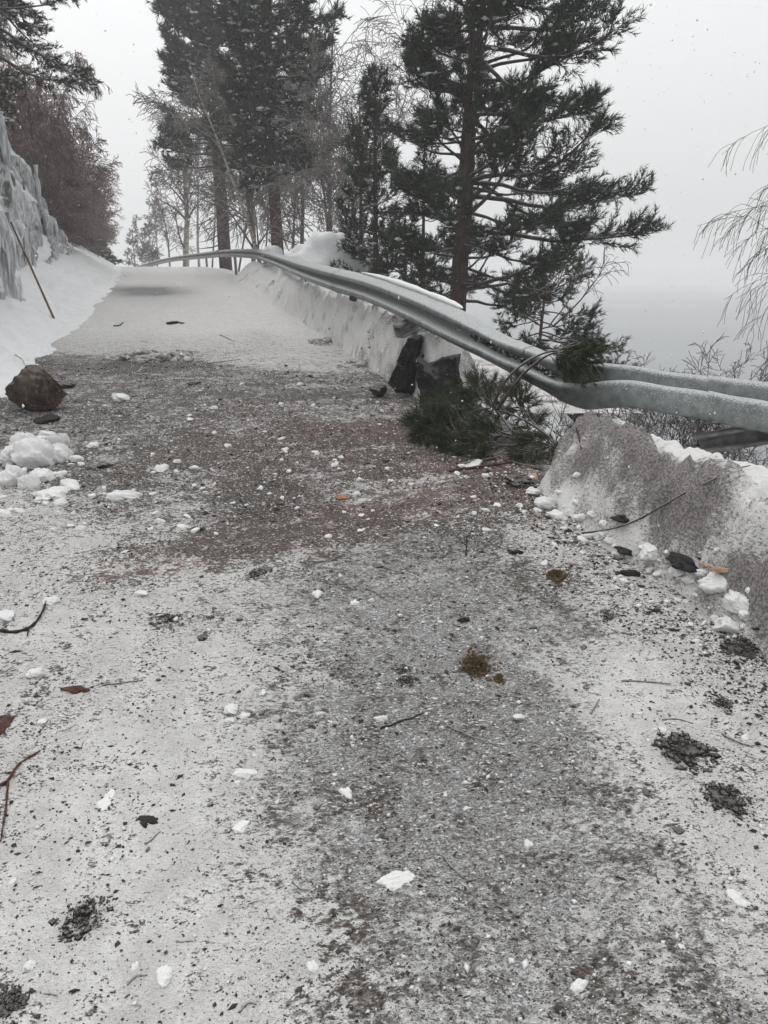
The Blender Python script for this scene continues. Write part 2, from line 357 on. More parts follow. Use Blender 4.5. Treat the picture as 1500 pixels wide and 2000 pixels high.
# ------------------------------------------------------------------ the setting
def geom(a, b, r): return a*r**np.arange(int(math.log(b/a)/math.log(r))+2)
def ellipse(X, Y, c, ex, ey):                        # soft world-space patch from a surveyed centre and two rim points
    p0 = hit(*c); px = hit(*ex)[:2]-p0[:2]; py = hit(*ey)[:2]-p0[:2]
    Mi = np.linalg.inv(np.stack([px, py], 1)); dx = X-p0[0]; dy = Y-p0[1]
    u = Mi[0, 0]*dx+Mi[0, 1]*dy; v = Mi[1, 0]*dx+Mi[1, 1]*dy
    return np.exp(-(u*u+v*v)*.9)
def E(X, Y, cx, cy, rx, ry, slant=0): return ellipse(X, Y, (cx, cy), (cx+rx, cy-slant), (cx, cy-ry))

def make_road():
    ys = np.concatenate([-geom(.25, 7, 1.25)[::-1], [0], geom(.3, 1, 1.03), 1+np.cumsum(.0105*1.0042**np.arange(1000))])
    ys = np.unique(ys[ys < 85]); u = np.linspace(0, 1, 430)
    Y = ys[:, None]+0*u; X = xl(Y)-.7+u*(ROADW+1.25)
    Z = road_z(X, Y); mb = MB(); mb.grid(np.stack([X, Y, Z], -1)); o = mb.build('road', M['road'], smooth=True); o['kind'] = 'structure'
    n = fbm(X*.9, Y*.9, 4, 50); nb = fbm(X*2.6, Y*2.6, 4, 51)
    cent = X-(xr(Y)-1.95)
    near = 1-ss(3.6, 4.6, Y+.2*X)
    D = debris(X, Y)
    streak = fbm(X*.9+Y*.35, Y*11-X*2.5, 4, 58)
    dirt = near*(.30-.10*ss(.6, 1.6, np.abs(cent))+.30*ss(2.3, 4.0, Y+.2*X)+.5*nb+.25*n)+1.0*D*(.80+.9*nb+.8*streak)+.02
    dirt += .28*(ss(8, 9, Y)-ss(10.5, 14, Y))*(.5+1.6*n)
    track = np.exp(-((X-.22+.03*Y)/.75)**2)
    bare = near*(.22+.55*track+1.0*n+.7*nb)+.55*D+.04
    bare += .28*(ss(8, 9, Y)-ss(10, 14, Y))
    bare += .10*ss(14, 20, Y)*(1+2*n)
    red = 0*X; wet = 0*X
    for (cx, cy, rx, ry, sl, a) in [(600, 1040, 300, 30, 45, 1.15), (470, 775, 250, 12, 0, .5), (430, 960, 110, 16, 20, .25), (720, 860, 150, 50, 0, .6), (960, 935, 150, 40, 20, .6), (860, 975, 150, 22, 22, .4), (900, 900, 190, 45, 10, .5), (560, 900, 260, 60, 0, .2), (1250, 1900, 220, 60, 0, .40), (700, 1930, 120, 50, 0, .30), (720, 1570, 60, 45, 0, .28), (650, 1810, 60, 35, 20, .25), (1340, 1480, 90, 50, 0, .35), (1420, 1560, 80, 50, 0, .35), (1400, 1240, 100, 60, 0, .4), (330, 860, 260, 70, 0, .25), (350, 700, 150, 12, 10, .6), (610, 1330, 50, 40, 0, .25), (1080, 1120, 90, 60, 0, .15), (165, 1800, 55, 40, 0, .5), (20, 1960, 60, 50, 0, .5), (1250, 1160, 100, 40, 0, .3)]:
        dirt += a*E(X, Y, cx, cy, rx, ry, sl)*(.8+nb+1.1*streak)
    ca_, sa_ = math.cos(.5), math.sin(.5); U = (X*ca_+Y*sa_)/.028+.6*vn(X*20, Y*20, 5); V_ = (-X*sa_+Y*ca_)/.034+.6*vn(X*20+9, Y*20, 6)
    tread = ((U % 1) < .6)*((V_ % 1) < .6)
    for (cx, cy, rx, ry, a) in [(655, 1810, 60, 42, .75), (725, 1575, 62, 50, .55), (690, 1930, 90, 45, .5), (1120, 1905, 100, 45, .5), (1290, 1940, 100, 45, .5), (590, 1290, 50, 30, .4)]: dirt += a*E(X, Y, cx, cy, rx, ry)*tread
    for (cx, cy, rx, ry, sl, a) in [(820, 985, 150, 28, 25, .8), (1000, 930, 140, 40, 15, .8), (740, 850, 120, 45, 0, .8), (900, 900, 170, 40, 10, .5), (560, 860, 240, 60, 0, .22), (300, 1110, 110, 12, 5, .8), (620, 1030, 240, 26, 40, .55), (1290, 1255, 60, 20, 0, .7), (1490, 1300, 50, 60, 0, .7)]:
        red += 1.7*a*E(X, Y, cx, cy, rx, ry, sl)*(.9+1.5*streak)
    for (cx, cy, rx, ry, sl, a) in [(250, 1500, 330, 260, 0, .55), (150, 1750, 300, 220, 0, .5), (1390, 1560, 230, 190, 0, .5), (1330, 1330, 200, 120, 0, .35), (1050, 1010, 160, 80, 0, .4), (860, 960, 150, 35, 25, .55), (80, 1050, 200, 80, 0, .5), (200, 1900, 260, 120, 0, .35)]:
        e = a*E(X, Y, cx, cy, rx, ry, sl); bare -= e; dirt -= .25*e
    wet += 1.3*E(X, Y, 272, 569, 80, 8)+.4*E(X, Y, 300, 575, 140, 16)
    wet *= (.8+1.2*fbm(X*.7, Y*.25, 3, 66))
    wet += (.8+2*streak)*.35*E(X, Y, 500, 1052, 200, 12, 28)+.3*E(X, Y, 470, 772, 280, 7)
    # wheel ruts polished in the far snow
    bare -= .26*ss(10, 14, Y); dirt -= .10*ss(10, 14, Y)
    bare += .20*ss(9, 13, Y)*np.exp(-((cent-1.0)/.28)**2)+.14*ss(9, 13, Y)*np.exp(-((cent+.7)/.28)**2)
    attr(o, 'dirt', np.clip(dirt, 0, 1.3)); attr(o, 'bare', np.clip(bare, 0, 1.2)); attr(o, 'red', np.clip(red, 0, .9)); attr(o, 'wet', np.clip(wet, 0, .95))
    return X, Y, dirt, red
RX, RY, RD, RR = make_road()

def make_ground():
    ys = np.concatenate([-geom(.3, 12, 1.2)[::-1], np.arange(0, 14, .07), 14+np.cumsum(.09*1.028**np.arange(150))]); ys = ys[ys < 190]
    eL = geom(.035, 90, 1.06)-.035; eR = geom(.05, 45, 1.075)-.05
    offs = np.concatenate([-(eL[::-1])+.12, np.linspace(.4, ROADW-.1, 6), ROADW+eR])
    yy = np.minimum(ys, 95)
    Y = ys[:, None]+0*offs; X = xl(yy)[:, None]+offs[None, :]-.12
    mb = MB(); mb.grid(np.stack([X, Y, ground_z(X, Y)], -1)); o = mb.build('snow_ground', M['snow'], smooth=True); o['kind'] = 'structure'
make_ground()
mb = MB(); mb.grid(np.stack(np.broadcast_arrays(np.array([[-700.], [0], [500], [1100]]), np.array([[-60., 0, 450, 1250]]), np.array([[-7.]])), -1))
o = mb.build('water', M['water']); o['kind'] = 'structure'

def bank(y0, y1, step, label):
    ys = np.arange(y0, y1, step); er = np.linspace(-.12, 2.0, 120)
    if y1 > 20: ys = np.concatenate([np.arange(y0, 12, step), 12+np.cumsum(step*1.02**np.arange(130))]); ys = ys[ys < y1]
    Y = ys[:, None]+0*er; X = xr(Y)+er; Z = bank_z(X, Y)
    mb = MB(); mb.grid(np.stack([X, Y, Z], -1))
    o = mb.build('snow_bank', M['bank'], smooth=True, loc=(float(xr(ys[0])), float(ys[0]), float(zr(ys[0]))))
    sm = fbm((Y*1.2+Z*1.6)*2.2, (Z*2-Y)*7, 4, 72)
    d = .50+1.5*fbm(X*1.5, Y*1.5+Z, 4, 70)+.9*fbm(X*5, Y*5+Z*4, 3, 71)+1.3*sm
    d += 1.1*E(X, Y, 1310, 965, 95, 75, -60)+.35*E(X, Y, 1420, 1080, 90, 60, -30)+.25*E(X, Y, 1180, 900, 70, 60)
    e = X-xr(Y); d -= .75*ss(.26, .42, e)*(Y < 6); d -= .45*ss(8, 13, Y); d += .12*(Y > 6)*(Y < 9)
    attr(o, 'dirt', np.clip(d, 0, 1.5)); tag(o, label, 'snow bank')
bank(-1.5, 4.85, .018, 'dirt-speckled ploughed snow bank under the bent end of the guardrail')
bank(6.6, 70, .025, 'long pale ploughed snow bank running uphill below the straight guardrail')

def noise_lump(r, n=14, flat=.7, rough=.3, cut=0):
    th = np.linspace(0, math.pi, n); ph = np.linspace(0, 2*math.pi, n*2+1)
    T, Ph = np.meshgrid(th, ph, indexing='ij'); d = np.stack([np.sin(T)*np.cos(Ph), np.sin(T)*np.sin(Ph), np.cos(T)], -1)
    s = int(r.integers(1, 9999)); k = 1.7
    n1 = fbm(d[..., 0]*k+d[..., 2]*1.3+9, d[..., 1]*k+d[..., 2]*.7+9, 4, s)
    n1[:, -1] = n1[:, 0]; n1[0] = n1[0].mean(); n1[-1] = n1[-1].mean()
    rad = 1+rough*2*n1
    V = d*rad[..., None]*np.array([1, .8, flat])
    if cut:                                          # broken flat faces
        for _ in range(cut):
            a = r.normal(size=3); a /= np.linalg.norm(a); o = .45+.25*r.random(); q = (V*a).sum(-1); V = V-np.maximum(q-o, 0)[..., None]*a*.93
    return V
def snow_pile(px, py, d, sx, sy, sz, label, seed):
    r = np.random.default_rng(seed); p = at(px, py, d); g = float(ground_z(p[0], p[1]))
    V = noise_lump(r, 30, 1, .32)*np.array([sx, sy, sz]); V += .05*sz*fbm(V[..., 0]*5, V[..., 1]*5+V[..., 2]*5, 3, seed)[..., None]
    mb = MB(); mb.grid(V+p); o = mb.build('snow_pile', M['snow'], smooth=True, loc=(p[0], p[1], g)); tag(o, label, 'snow pile')
snow_pile(642, 548, 19, 1.2, 1.1, 1.08, 'large white snow pile heaped behind the guardrail', 3)
snow_pile(533, 497, 24.0, .30, .3, .28, 'small rounded snow pile on top of the guardrail bend', 4)

# ------------------------------------------------------------------ ice-hung rock wall
def make_wall():
    base = empty('rock_wall', (float(xl(20)-wall_e(20)), 20, float(zr(20)+.8)), 'grey rock cutting hung with ice and snow above the road verge', 'rock wall')
    ys = np.arange(WALL0, WALL1+1, .06); t = np.linspace(0, 1, 110)
    Y = ys[:, None]+0*t; Tm = t[None, :]+0*Y
    top = np.interp(Y, [6, 11, 16, 20, 22.5, 25, 27, 29.5], [6.2, 6.8, 6.6, 5.5, 4.3, 3.0, 1.7, .6])
    zf = zr(Y)+.5*np.maximum(wall_e(Y)-.25, 0)-.15
    tt = np.clip(Tm/.82, 0, 1); roll = np.clip((Tm-.82)/.18, 0, 1)
    qq = tt*3.4+1.7*fbm(Y*.45, tt*1.5, 3, 83)+.4; fl = np.floor(qq); fr = qq-fl
    stair = fl+ss(0, .22, fr)
    back = .06*tt*top+.24*stair*(.5+.8*vn(Y*.5, fl*3.7, 86))+roll**1.4*1.9
    n = .6*fbm(Y*.55, tt*top*.45, 4, 80)+.42*fbm(Y*1.7, tt*top*.7, 4, 81)+.22*fbm(Y*5, tt*top*2.0, 4, 82)
    X = xl(Y)-wall_e(Y)-back-n*1.0+.12
    Z = zf+top*tt+.22*fbm(Y*1.2, Tm*2, 3, 84)*ss(.2, .9, tt)+roll*.35+.12*fbm(Y*3, roll*3, 3, 85)*roll
    mb = MB(); mb.grid(np.stack([X, Y+.15*n, Z], -1)); mb.build('rock_face', M['ice'], base, smooth=True)
    r = np.random.default_rng(5)
    ic = MB(); groups = {}
    edge = (np.diff(fl, axis=1) > 0)
    for k in range(11):                              # curtains of icicles under the ledges
        yc = r.uniform(10, 27); ic = MB(); cnt = 0; lev = int(r.integers(0, 4))
        for q in range(46):
            y = yc+r.normal()*.75; i = int(np.clip(np.searchsorted(ys, y), 0, len(ys)-1)); js = np.nonzero(edge[i])[0]
            if len(js) == 0: continue
            j = int(js[lev % len(js)]); p = np.array([X[i, j], Y[i, j], Z[i, j]])+np.array([.04+.10*r.random(), 0, .03])
            L = r.uniform(.3, 1.25)*min(1, float(top[i, 0])/3.2); nn = 8; s = np.linspace(0, 1, nn); cnt += 1
            P = p[None]+np.stack([.03*np.sin(s*5+q)+.05*s, .03*np.cos(s*4+q), -L*s], -1)
            ic.tube(P, r.uniform(.03, .085)*(1-s**1.2)*(1+.25*np.sin(s*9+q))+.005, 7)
        if cnt: ic.build('ice_curtain', M['icicle'], base, smooth=True)
make_wall()

# ------------------------------------------------------------------ guardrail
ST = [  # pixel of top edge, of bottom edge, distance of each
 (232, 540, 545, 84, 84), (262, 523, 531, 70, 70), (285, 514, 524, 64, 64), (330, 503, 512.5, 55, 55), (400, 492.5, 505, 43, 43), (450, 487, 502.5, 33.5, 33.5), (500, 486.5, 506, 27.5, 27.5), (520, 489.5, 513, 23.4, 23.4),
 (557, 499, 528, 18.4, 18.4), (600, 510, 548, 13.6, 13.6), (660, 524, 571, 10.8, 10.8), (733, 541, 596, 9.0, 9.0), (800, 563, 628, 7.75, 7.7), (867, 589, 662, 6.95, 6.9), (912, 610, 684, 6.55, 6.5),
 (957, 637, 707, 6.25, 6.15), (1000, 660, 730, 6.0, 5.9), (1060, 684, 762, 5.75, 5.6), (1100, 708, 785, 5.6, 5.4), (1145, 730, 799, 5.5, 5.2), (1190, 736, 796, 5.4, 5.05), (1240, 740, 796, 5.3, 4.9), (1300, 748, 807, 5.15, 4.75), (1370, 756, 818, 5.0, 4.6), (1430, 762, 834, 4.85, 4.45), (1500, 770, 848, 4.7, 4.3), (1600, 788, 876, 4.45, 4.05), (1760, 815, 920, 4.1, 3.75), (2100, 880, 1020, 3.5, 3.2)]
def catmull(A, n):
    A = np.asarray(A, float); P = np.vstack([2*A[0]-A[1], A, 2*A[-1]-A[-2]]); out = []
    for i in range(1, len(P)-2):
        t = np.linspace(0, 1, n, endpoint=False)[:, None]; a, b, c, d = P[i-1], P[i], P[i+1], P[i+2]
        out.append(.5*((2*b)+(-a+c)*t+(2*a-5*b+4*c-d)*t*t+(-a+3*b-3*c+d)*t**3))
    return np.vstack(out+[A[-1:]])
def make_rail():
    T0 = catmull([at(s[0], s[1], s[3]) for s in ST], 10); B0 = catmull([at(s[0], s[2], s[4]) for s in ST], 10)
    root = empty('guardrail', (float(B0[120][0]), float(B0[120][1]), float(zr(B0[120][1]))), 'galvanised guardrail dented and sagging where the slide hit it', 'guardrail')
    # W profile: v across the beam (0 top, 1 bottom), q towards the road
    prof = np.array([[0, .0], [.02, .012], [.06, .030], [.16, .072], [.19, .079], [.22, .082], [.29, .082], [.32, .079], [.35, .070], [.43, .016], [.455, .006], [.48, .002], [.52, .002], [.545, .006], [.57, .016], [.65, .070], [.68, .079], [.71, .082], [.78, .082], [.81, .079], [.84, .072], [.94, .030], [.98, .012], [1, 0]])
    n = len(T0); along = np.gradient((T0+B0)/2, axis=0); along /= np.linalg.norm(along, axis=1)[:, None]
    down = B0-T0; nrm = np.cross(down, along); nrm /= np.linalg.norm(nrm, axis=1)[:, None]
    toward = np.array([-1., -.25, 0]); nrm *= np.sign((nrm*toward).sum(1))[:, None]
    def surf(i, v, q): return T0[i]+down[i]*v+nrm[i]*q
    k = np.arange(n); px_of = np.interp(k, np.arange(len(ST))*10, [s[0] for s in ST])
    dent = np.exp(-((px_of-1165)/75)**2)             # waves crushed flatter and deeper in the sag
    def beam(a, b, off):
        V = np.zeros((b-a, len(prof)*2, 3))
        for jj, (v, q) in enumerate(prof):
            vv = v-.06*dent[a:b]*math.sin(v*math.pi*2)
            qq = q*1.55*(1+.25*dent[a:b])+off
            V[:, jj] = T0[a:b]+down[a:b]*vv[:, None]+nrm[a:b]*qq[:, None]
            V[:, -1-jj] = V[:, jj]-nrm[a:b]*.006
        mb = MB(); mb.grid(V); mb.grid(np.stack([V[:, 0], V[:, -1]], 1)); mb.build('beam', M['rail'], root)
    cuts = [0, 62, 102, 132, 168, 234, n]
    for a, b in zip(cuts[:-1], cuts[1:]): beam(max(a-2, 0), b, .010*(cuts.index(a) % 2)+.001)
    def boltat(px, v):
        i = int(np.argmin(np.abs(px_of-px))); p = surf(i, v, .108); mb = MB()
        s = .010; ph = np.linspace(0, 2*math.pi, 9)
        ring = [p+nrm[i]*h+(along[i]*math.cos(a)+down[i]/np.linalg.norm(down[i])*math.sin(a))*rr for rr, h in ((s*1.6, 0), (s*1.5, .007), (s*.8, .013), (.001, .014)) for a in ph]
        mb.grid(np.array(ring).reshape(4, 9, 3)); mb.build('bolt', M['bolt'], root)
    for px in (580, 612, 650, 694, 745, 796, 826, 846): boltat(px, .22); boltat(px+3, .78)
    for px, v in ((1374, .78), (1376, .25), (1428, .78), (1296, .75), (1210, .8)): boltat(px, v)
    # posts: C-section steel
    def post(p, q, up, sz, name='post', mat='steel'):
        p, q = np.array(p, float), np.array(q, float); ax = (q-p)/np.linalg.norm(q-p); a = np.cross(ax, up); a /= np.linalg.norm(a); b = np.cross(a, ax)
        c = np.array([[-.5, .5], [.5, .5], [.5, .3], [-.38, .3], [-.38, -.3], [.5, -.3], [.5, -.5], [-.5, -.5], [-.5, .5]])*sz
        V = np.stack([np.stack([e+a*x+b*y for x, y in c]) for e in (p, q)]); mb = MB(); mb.grid(V)
        for e in (0, 1):
            vv = V[e][:8]; mb.add(vv, [[0, 1, 2, 3]]); mb.add(vv, [[4, 5, 6, 7]]); mb.add(vv, [[0, 3, 4, 7]])
        return mb.build(name, M[mat], root)
    post(at(1362, 868, 4.75), at(1540, 838, 4.45), (0, 0, 1), .13)['label'] = 'steel post torn out and lying almost level under the beam'
    post(at(778, 648, 7.55), at(838, 618, 7.8), (0, 0, 1), .13)['label'] = 'dark steel post bent over below the beam'
    for px, dd in ((585, .9), (512, .9), (455, .8), (400, .8)):
        i = int(np.argmin(np.abs(px_of-px))); t = surf(i, .3, -.06); post(t, t+np.array([.02, .02, -1.1]), (0, 1, 0), .1)
    # snow lying along the top edge
    a, b = int(np.argmin(np.abs(px_of-705))), int(np.argmin(np.abs(px_of-905))); idx = np.arange(a, b+1); s = np.linspace(0, 1, len(idx))
    w = np.sin(s*math.pi)**.5*(.75+.8*fbm(s*9, 0*s, 3, 91)); ring = []
    for aa in np.linspace(0, math.pi*2, 9): ring.append(T0[idx]-nrm[idx]*(.03-.055*np.cos(aa)*w)[:, None] if False else T0[idx]+np.stack([0*w, 0*w, .035*np.sin(aa)*w+.012], -1)-nrm[idx]*((.02+.06*np.cos(aa))*w)[:, None])
    mb = MB(); mb.grid(np.stack(ring, 1)); mb.build('snow_cap', M['snow'], root, smooth=True)
    a, b = int(np.argmin(np.abs(px_of-930))), int(np.argmin(np.abs(px_of-1085))); r = np.random.default_rng(8); P = []
    for _ in range(260):
        i = int(r.integers(a, b)); P.append(surf(i, .5+r.normal()*.06, .02+.02*r.random()))
    mb = MB(); mb.blobs(np.array(P), r.uniform(.006, .02, len(P)), r, .7); ob = mb.build('debris', M['grit'], root); ob['kind'] = 'stuff'; ob['label'] = 'bark crumbs and dirt caught in the trough of the beam'
    mb = MB(); mb.blobs(np.array(P)[::2]+np.array([.01, -.01, .01]), r.uniform(.006, .016, len(P[::2])), r, .7); ob = mb.build('snow_crumb', M['gsnow'], root); ob['kind'] = 'stuff'
    return T0, B0, px_of, nrm, down
RT, RB, RPX, RN, RDN = make_rail()

# ------------------------------------------------------------------ trees
def norm(v): return v/(np.linalg.norm(v)+1e-9)
def pine(name, base, Ht, r0, crown0, rad, nb, label, cat, seed, lean=(0, 0), bias=None, nl=.10, nw=.011, nn=13, shoots=1.0, up=.25, group=None, needle='needle', snowf=.05, droop=0., dead=6, barkm='pbark', vis=1e9, sub=1.):
    """conifer: trunk with limbs, a crown of shoots, snow caught in it.  vis: limbs above that height are skipped"""
    r = np.random.default_rng(seed); base = np.array(base, float); root = empty(name, base, label, cat, group)
    n = 14; s = np.linspace(0, 1, n); wob = np.stack([np.cumsum(r.normal(size=n))*.012*Ht/10, np.cumsum(r.normal(size=n))*.012*Ht/10, 0*s], -1); wob[0] = 0
    P = base+np.stack([lean[0]*s*Ht, lean[1]*s*Ht, s*Ht-.3*(s == 0)], -1)+wob
    tr = MB(); tr.tube(P, r0*(1-s)**.75+.012, 10)
    def tp(h): return np.array([np.interp(h/Ht, s, P[:, k]) for k in range(3)])
    SP, SD, SL, SN = [], [], [], []; tw = MB()
    for b in range(nb+dead):
        isdead = b >= nb
        f = crown0+(min(1, vis/Ht)-crown0)*((b+.5)/nb)**.95+r.normal()*.012 if not isdead else r.uniform(.06, max(crown0, .12))
        f = min(max(f, .03), .985); h = f*Ht
        if h > vis: continue
        az = b*2.39996+r.normal()*.5; L = rad(f)*r.uniform(.45, 1.15)*(.55 if isdead else 1)
        if bias: L *= 1+bias[1]*math.cos(az-bias[0])
        el = up+.75*max(0, f-.45)+r.normal()*.26-droop
        d = np.array([math.cos(az)*math.cos(el), math.sin(az)*math.cos(el), math.sin(el)]); m = 8; p = tp(h); Q = [p]
        for i in range(m):
            tt = (i+1)/m; d = norm(d+np.array([r.normal()*.11, r.normal()*.11, r.normal()*.07-(.09 if tt < .5 else -.11)-droop*.12])); Q.append(Q[-1]+d*L/m)
        Q = np.array(Q); qs = np.linspace(0, 1, m+1); tw.tube(Q, (.011+.011*L)*(1-qs)**.8*(r0/.16)**.5+.004, 5)
        k = int((4+L*6)*(.35 if isdead else 1)*shoots**.5*sub)
        for j in range(k):
            t = r.uniform(.3, 1)**.7 if not isdead else r.uniform(.3, 1); q = np.array([np.interp(t, qs, Q[:, c]) for c in range(3)]); i = min(int(t*m), m-1); bd = norm(Q[i+1]-Q[i])
            sd = norm(np.cross(bd, [0, 0, 1]))*(1 if j % 2 else -1); ll = (.34*L*(1.15-t)+.14)*r.uniform(.6, 1.2)
            td = norm(bd*.75+sd*r.uniform(.35, .95)+np.array([0, 0, r.normal()*.22+.1-droop*.6])); W = [q]
            for c in range(4): td = norm(td+np.array([r.normal()*.14, r.normal()*.14, r.normal()*.1+.07-droop*.25])); W.append(W[-1]+td*ll/4)
            W = np.array(W); tw.tube(W, np.linspace(.007, .003, 5)*(1 if nl < .12 else 1.5), 3)
            if isdead: continue
            cnt = max(2, int((2+ll*9)*shoots))
            for c in range(cnt):
                u = (c+1)/cnt if c < cnt-1 else 1.0; u = min(1, u*.8+.2); x = u*4; i2 = min(int(x), 3); pp = W[i2]+(W[i2+1]-W[i2])*(x-i2)
                dd = norm(norm(W[i2+1]-W[i2])*.9+r.normal(size=3)*.42+np.array([0, 0, .22-droop*.4]))
                SP.append(pp); SD.append(dd); SL.append(r.uniform(.07, .17)*(nl/.1))
    SP, SD, SL = np.array(SP), np.array(SD), np.array(SL)
    cr = MB(); cr.needles(SP, SD, SL, nn, nl, nw, .62, r)
    tr.build('trunk', M[barkm], root, smooth=True)
    c = cr.build('crown', M[needle], root); tw.build('twig', M['twig'], root)['kind'] = 'stuff'
    if snowf:
        q = r.random(len(SP)) < snowf; mb = MB(); mb.blobs(SP[q]+np.array([0, 0, .03])*(nl/.1), r.uniform(.03, .075, q.sum())*(nl/.1), r, .45)
        mb.build('snow', M['snow'], root)['kind'] = 'stuff'
    return root
def bare(name, base, Ht, label, cat, seed, stems=1, r0=.06, trunkm='birch', twigm='redtwig', spread=.35, levels=3, kids=7, droop=.0, thin=.005, lean=(0, 0), group=None, fork=.25, upright=.25, snowf=0, lf=.42):
    r = np.random.default_rng(seed); base = np.array(base, float); root = empty(name, base, label, cat, group); tr = MB(); tw = MB(); SN = []
    def grow(p, d, L, rad, lev):
        m = 7 if lev == 0 else 5; Q = [p]
        for i in range(m):
            g = upright*.25 if lev < 2 else upright*.1
            d = norm(d+r.normal(size=3)*(.07 if lev == 0 else .15)+np.array([0, 0, g-(droop*.35*(lev) if lev else 0)])); Q.append(Q[-1]+d*L/m)
        Q = np.array(Q); qs = np.linspace(0, 1, m+1); rr = np.maximum(rad*(1-.85*qs), thin)
        (tr if lev == 0 else tw).tube(Q, rr, 7 if lev == 0 else (4 if lev == 1 else 3))
        if lev >= levels: return
        k = int(kids*(1.7 if lev == 0 else 1)*r.uniform(.8, 1.2))
        for j in range(k):
            t = r.uniform(fork if lev == 0 else .15, .98); q = np.array([np.interp(t, qs, Q[:, c]) for c in range(3)]); i = min(int(t*m), m-1); bd = norm(Q[i+1]-Q[i])
            a = r.normal(size=3); a -= (a@bd)*bd; a = norm(a); ang = r.uniform(.45, 1.0)
            nd = norm(bd*math.cos(ang)+a*math.sin(ang)+np.array([0, 0, .15 if lev == 0 else -.05*droop]))
            grow(q, nd, L*(lf if lev == 0 else .55)*(1.2-.6*t)*r.uniform(.7, 1.2), max(rad*.42*(1.1-.6*t), thin), lev+1)
    for s in range(stems):
        a = s*2.4+r.random(); sp = spread*(0 if stems == 1 else 1)
        d = norm(np.array([math.cos(a)*sp*r.uniform(.3, 1)+lean[0], math.sin(a)*sp*r.uniform(.3, 1)+lean[1], 1])); grow(base+np.array([math.cos(a), math.sin(a), 0])*.08*(stems > 1)*r.random()-np.array([0, 0, .15]), d, Ht*r.uniform(.75, 1) if stems > 1 else Ht, r0*r.uniform(.6, 1), 0)
    tr.build('trunk' if stems == 1 else 'stem', M[trunkm], root, smooth=True); tw.build('crown', M[twigm], root)
    return root
def gp(px, d, dz=0):                                 # ground point under a picture column at distance d
    x = at(px, 560, d)[0]; return np.array([x, d, float(ground_z(x, d))+dz])

# the pine beside the sagging rail
pine('pine_tree', gp(893, 15.0), 11.5, .165, .05, lambda f: float(np.interp(f, [.03, .10, .18, .30, .42, .5, .6, 1], [1.6, 2.1, 2.35, 2.1, 2.25, 1.75, 1.6, .3])), 138, 'tall pine standing alone against the lake beyond the sagging rail', 'pine tree', 41, lean=(.042, 0), bias=(0, .36), nl=.115, nw=.014, nn=13, shoots=1.15, snowf=.035, dead=9, vis=7.6, sub=1.6)
pine('pine_tree', gp(444, 37.5), 18, .30, .26, lambda f: 2.4*(1-(max(f-.6, 0)/.45)**1.5), 150, 'left of two big red-barked pines behind the rail crest', 'pine tree', 42, lean=(-.012, 0), bias=(math.pi, .12), nl=.23, nw=.042, nn=13, shoots=.95, snowf=.16, dead=12, vis=14)
pine('pine_tree', gp(545, 27), 14, .215, .24, lambda f: 1.9*(1-(max(f-.6, 0)/.45)**1.5), 130, 'right of two big red-barked pines behind the rail crest', 'pine tree', 43, lean=(-.008, 0), bias=(0, .15), nl=.19, nw=.033, nn=13, shoots=.95, snowf=.16, dead=12, vis=10.3)
pine('young_pine', gp(732, 18), 5.0, .07, .06, lambda f: 1.08*(1-f)**.62+.08, 88, 'slender young pine with a spiky leading shoot left of the lone pine', 'young pine', 44, nl=.11, nw=.017, nn=12, shoots=1.1, up=.35, snowf=.05, dead=4)
pine('young_pine', gp(706, 19.5), 4.7, .05, .10, lambda f: .55*(1-f)**.7+.06, 36, 'thin young pine half hidden behind the spiky-topped one', 'young pine', 45, nl=.11, nw=.017, nn=10, shoots=.8, up=.3, snowf=.05, dead=4)
pine('young_pine', gp(826, 17), 3.7, .04, .05, lambda f: .85*(1-f)**.7+.05, 34, 'small thin young pine between the spiky young pine and the lone pine', 'young pine', 46, nl=.10, nw=.015, nn=10, shoots=.8, up=.2, snowf=.04, dead=6)
pine('spruce_tree', gp(792, 20), 2.5, .06, .04, lambda f: 1.2*(1-f)**.8+.05, 60, 'low dark spruce in the shade between the young pines', 'spruce tree', 47, nl=.09, nw=.02, nn=11, shoots=1.0, up=0, droop=.15, needle='sneedle', snowf=.06)
p = at(1045, 640, 13.2); pine('young_pine', np.array([p[0], p[1], p[2]-1.9]), 2.6, .04, .03, lambda f: .75+.55*math.sin(f*3), 64, 'low dark pine standing in for hanging foliage of the lone pine above the rail', 'young pine', 53, lean=(.05, 0), nl=.10, nw=.014, nn=12, shoots=1.0, up=.0, droop=.12, snowf=.05, dead=2, bias=(0, .2), sub=1.3)  # separate small tree built in place of low hanging limbs of the lone pine
# spruces over the rock wall
pine('spruce_tree', at(-10, 250, 17)*np.array([1, 1, 0])+np.array([0, 0, 5.7]), 8.5, .16, .03, lambda f: 2.3*(1-f)**.7+.1, 74, 'dark snow-dusted spruce drooping over the top of the icy rock wall', 'spruce tree', 48, nl=.10, nw=.02, nn=12, shoots=1.0, up=.02, droop=.22, needle='sneedle', snowf=.26, vis=6)
pine('spruce_tree', at(-70, 200, 21)*np.array([1, 1, 0])+np.array([0, 0, 5.7]), 11, .16, .05, lambda f: 2.4*(1-f)**.7+.1, 66, 'second spruce crowded behind the one on the rock wall', 'spruce tree', 49, nl=.12, nw=.024, nn=11, shoots=.9, up=.02, droop=.22, needle='sneedle', snowf=.22, vis=8)
pine('spruce_tree', gp(152, 44, -.2), 6.4, .10, .05, lambda f: 1.5*(1-f)**.75+.08, 52, 'spruce rising out of the brown thicket beyond the rock wall', 'spruce tree', 50, nl=.16, nw=.04, nn=10, shoots=.8, up=0, droop=.2, needle='sneedle', snowf=.10)
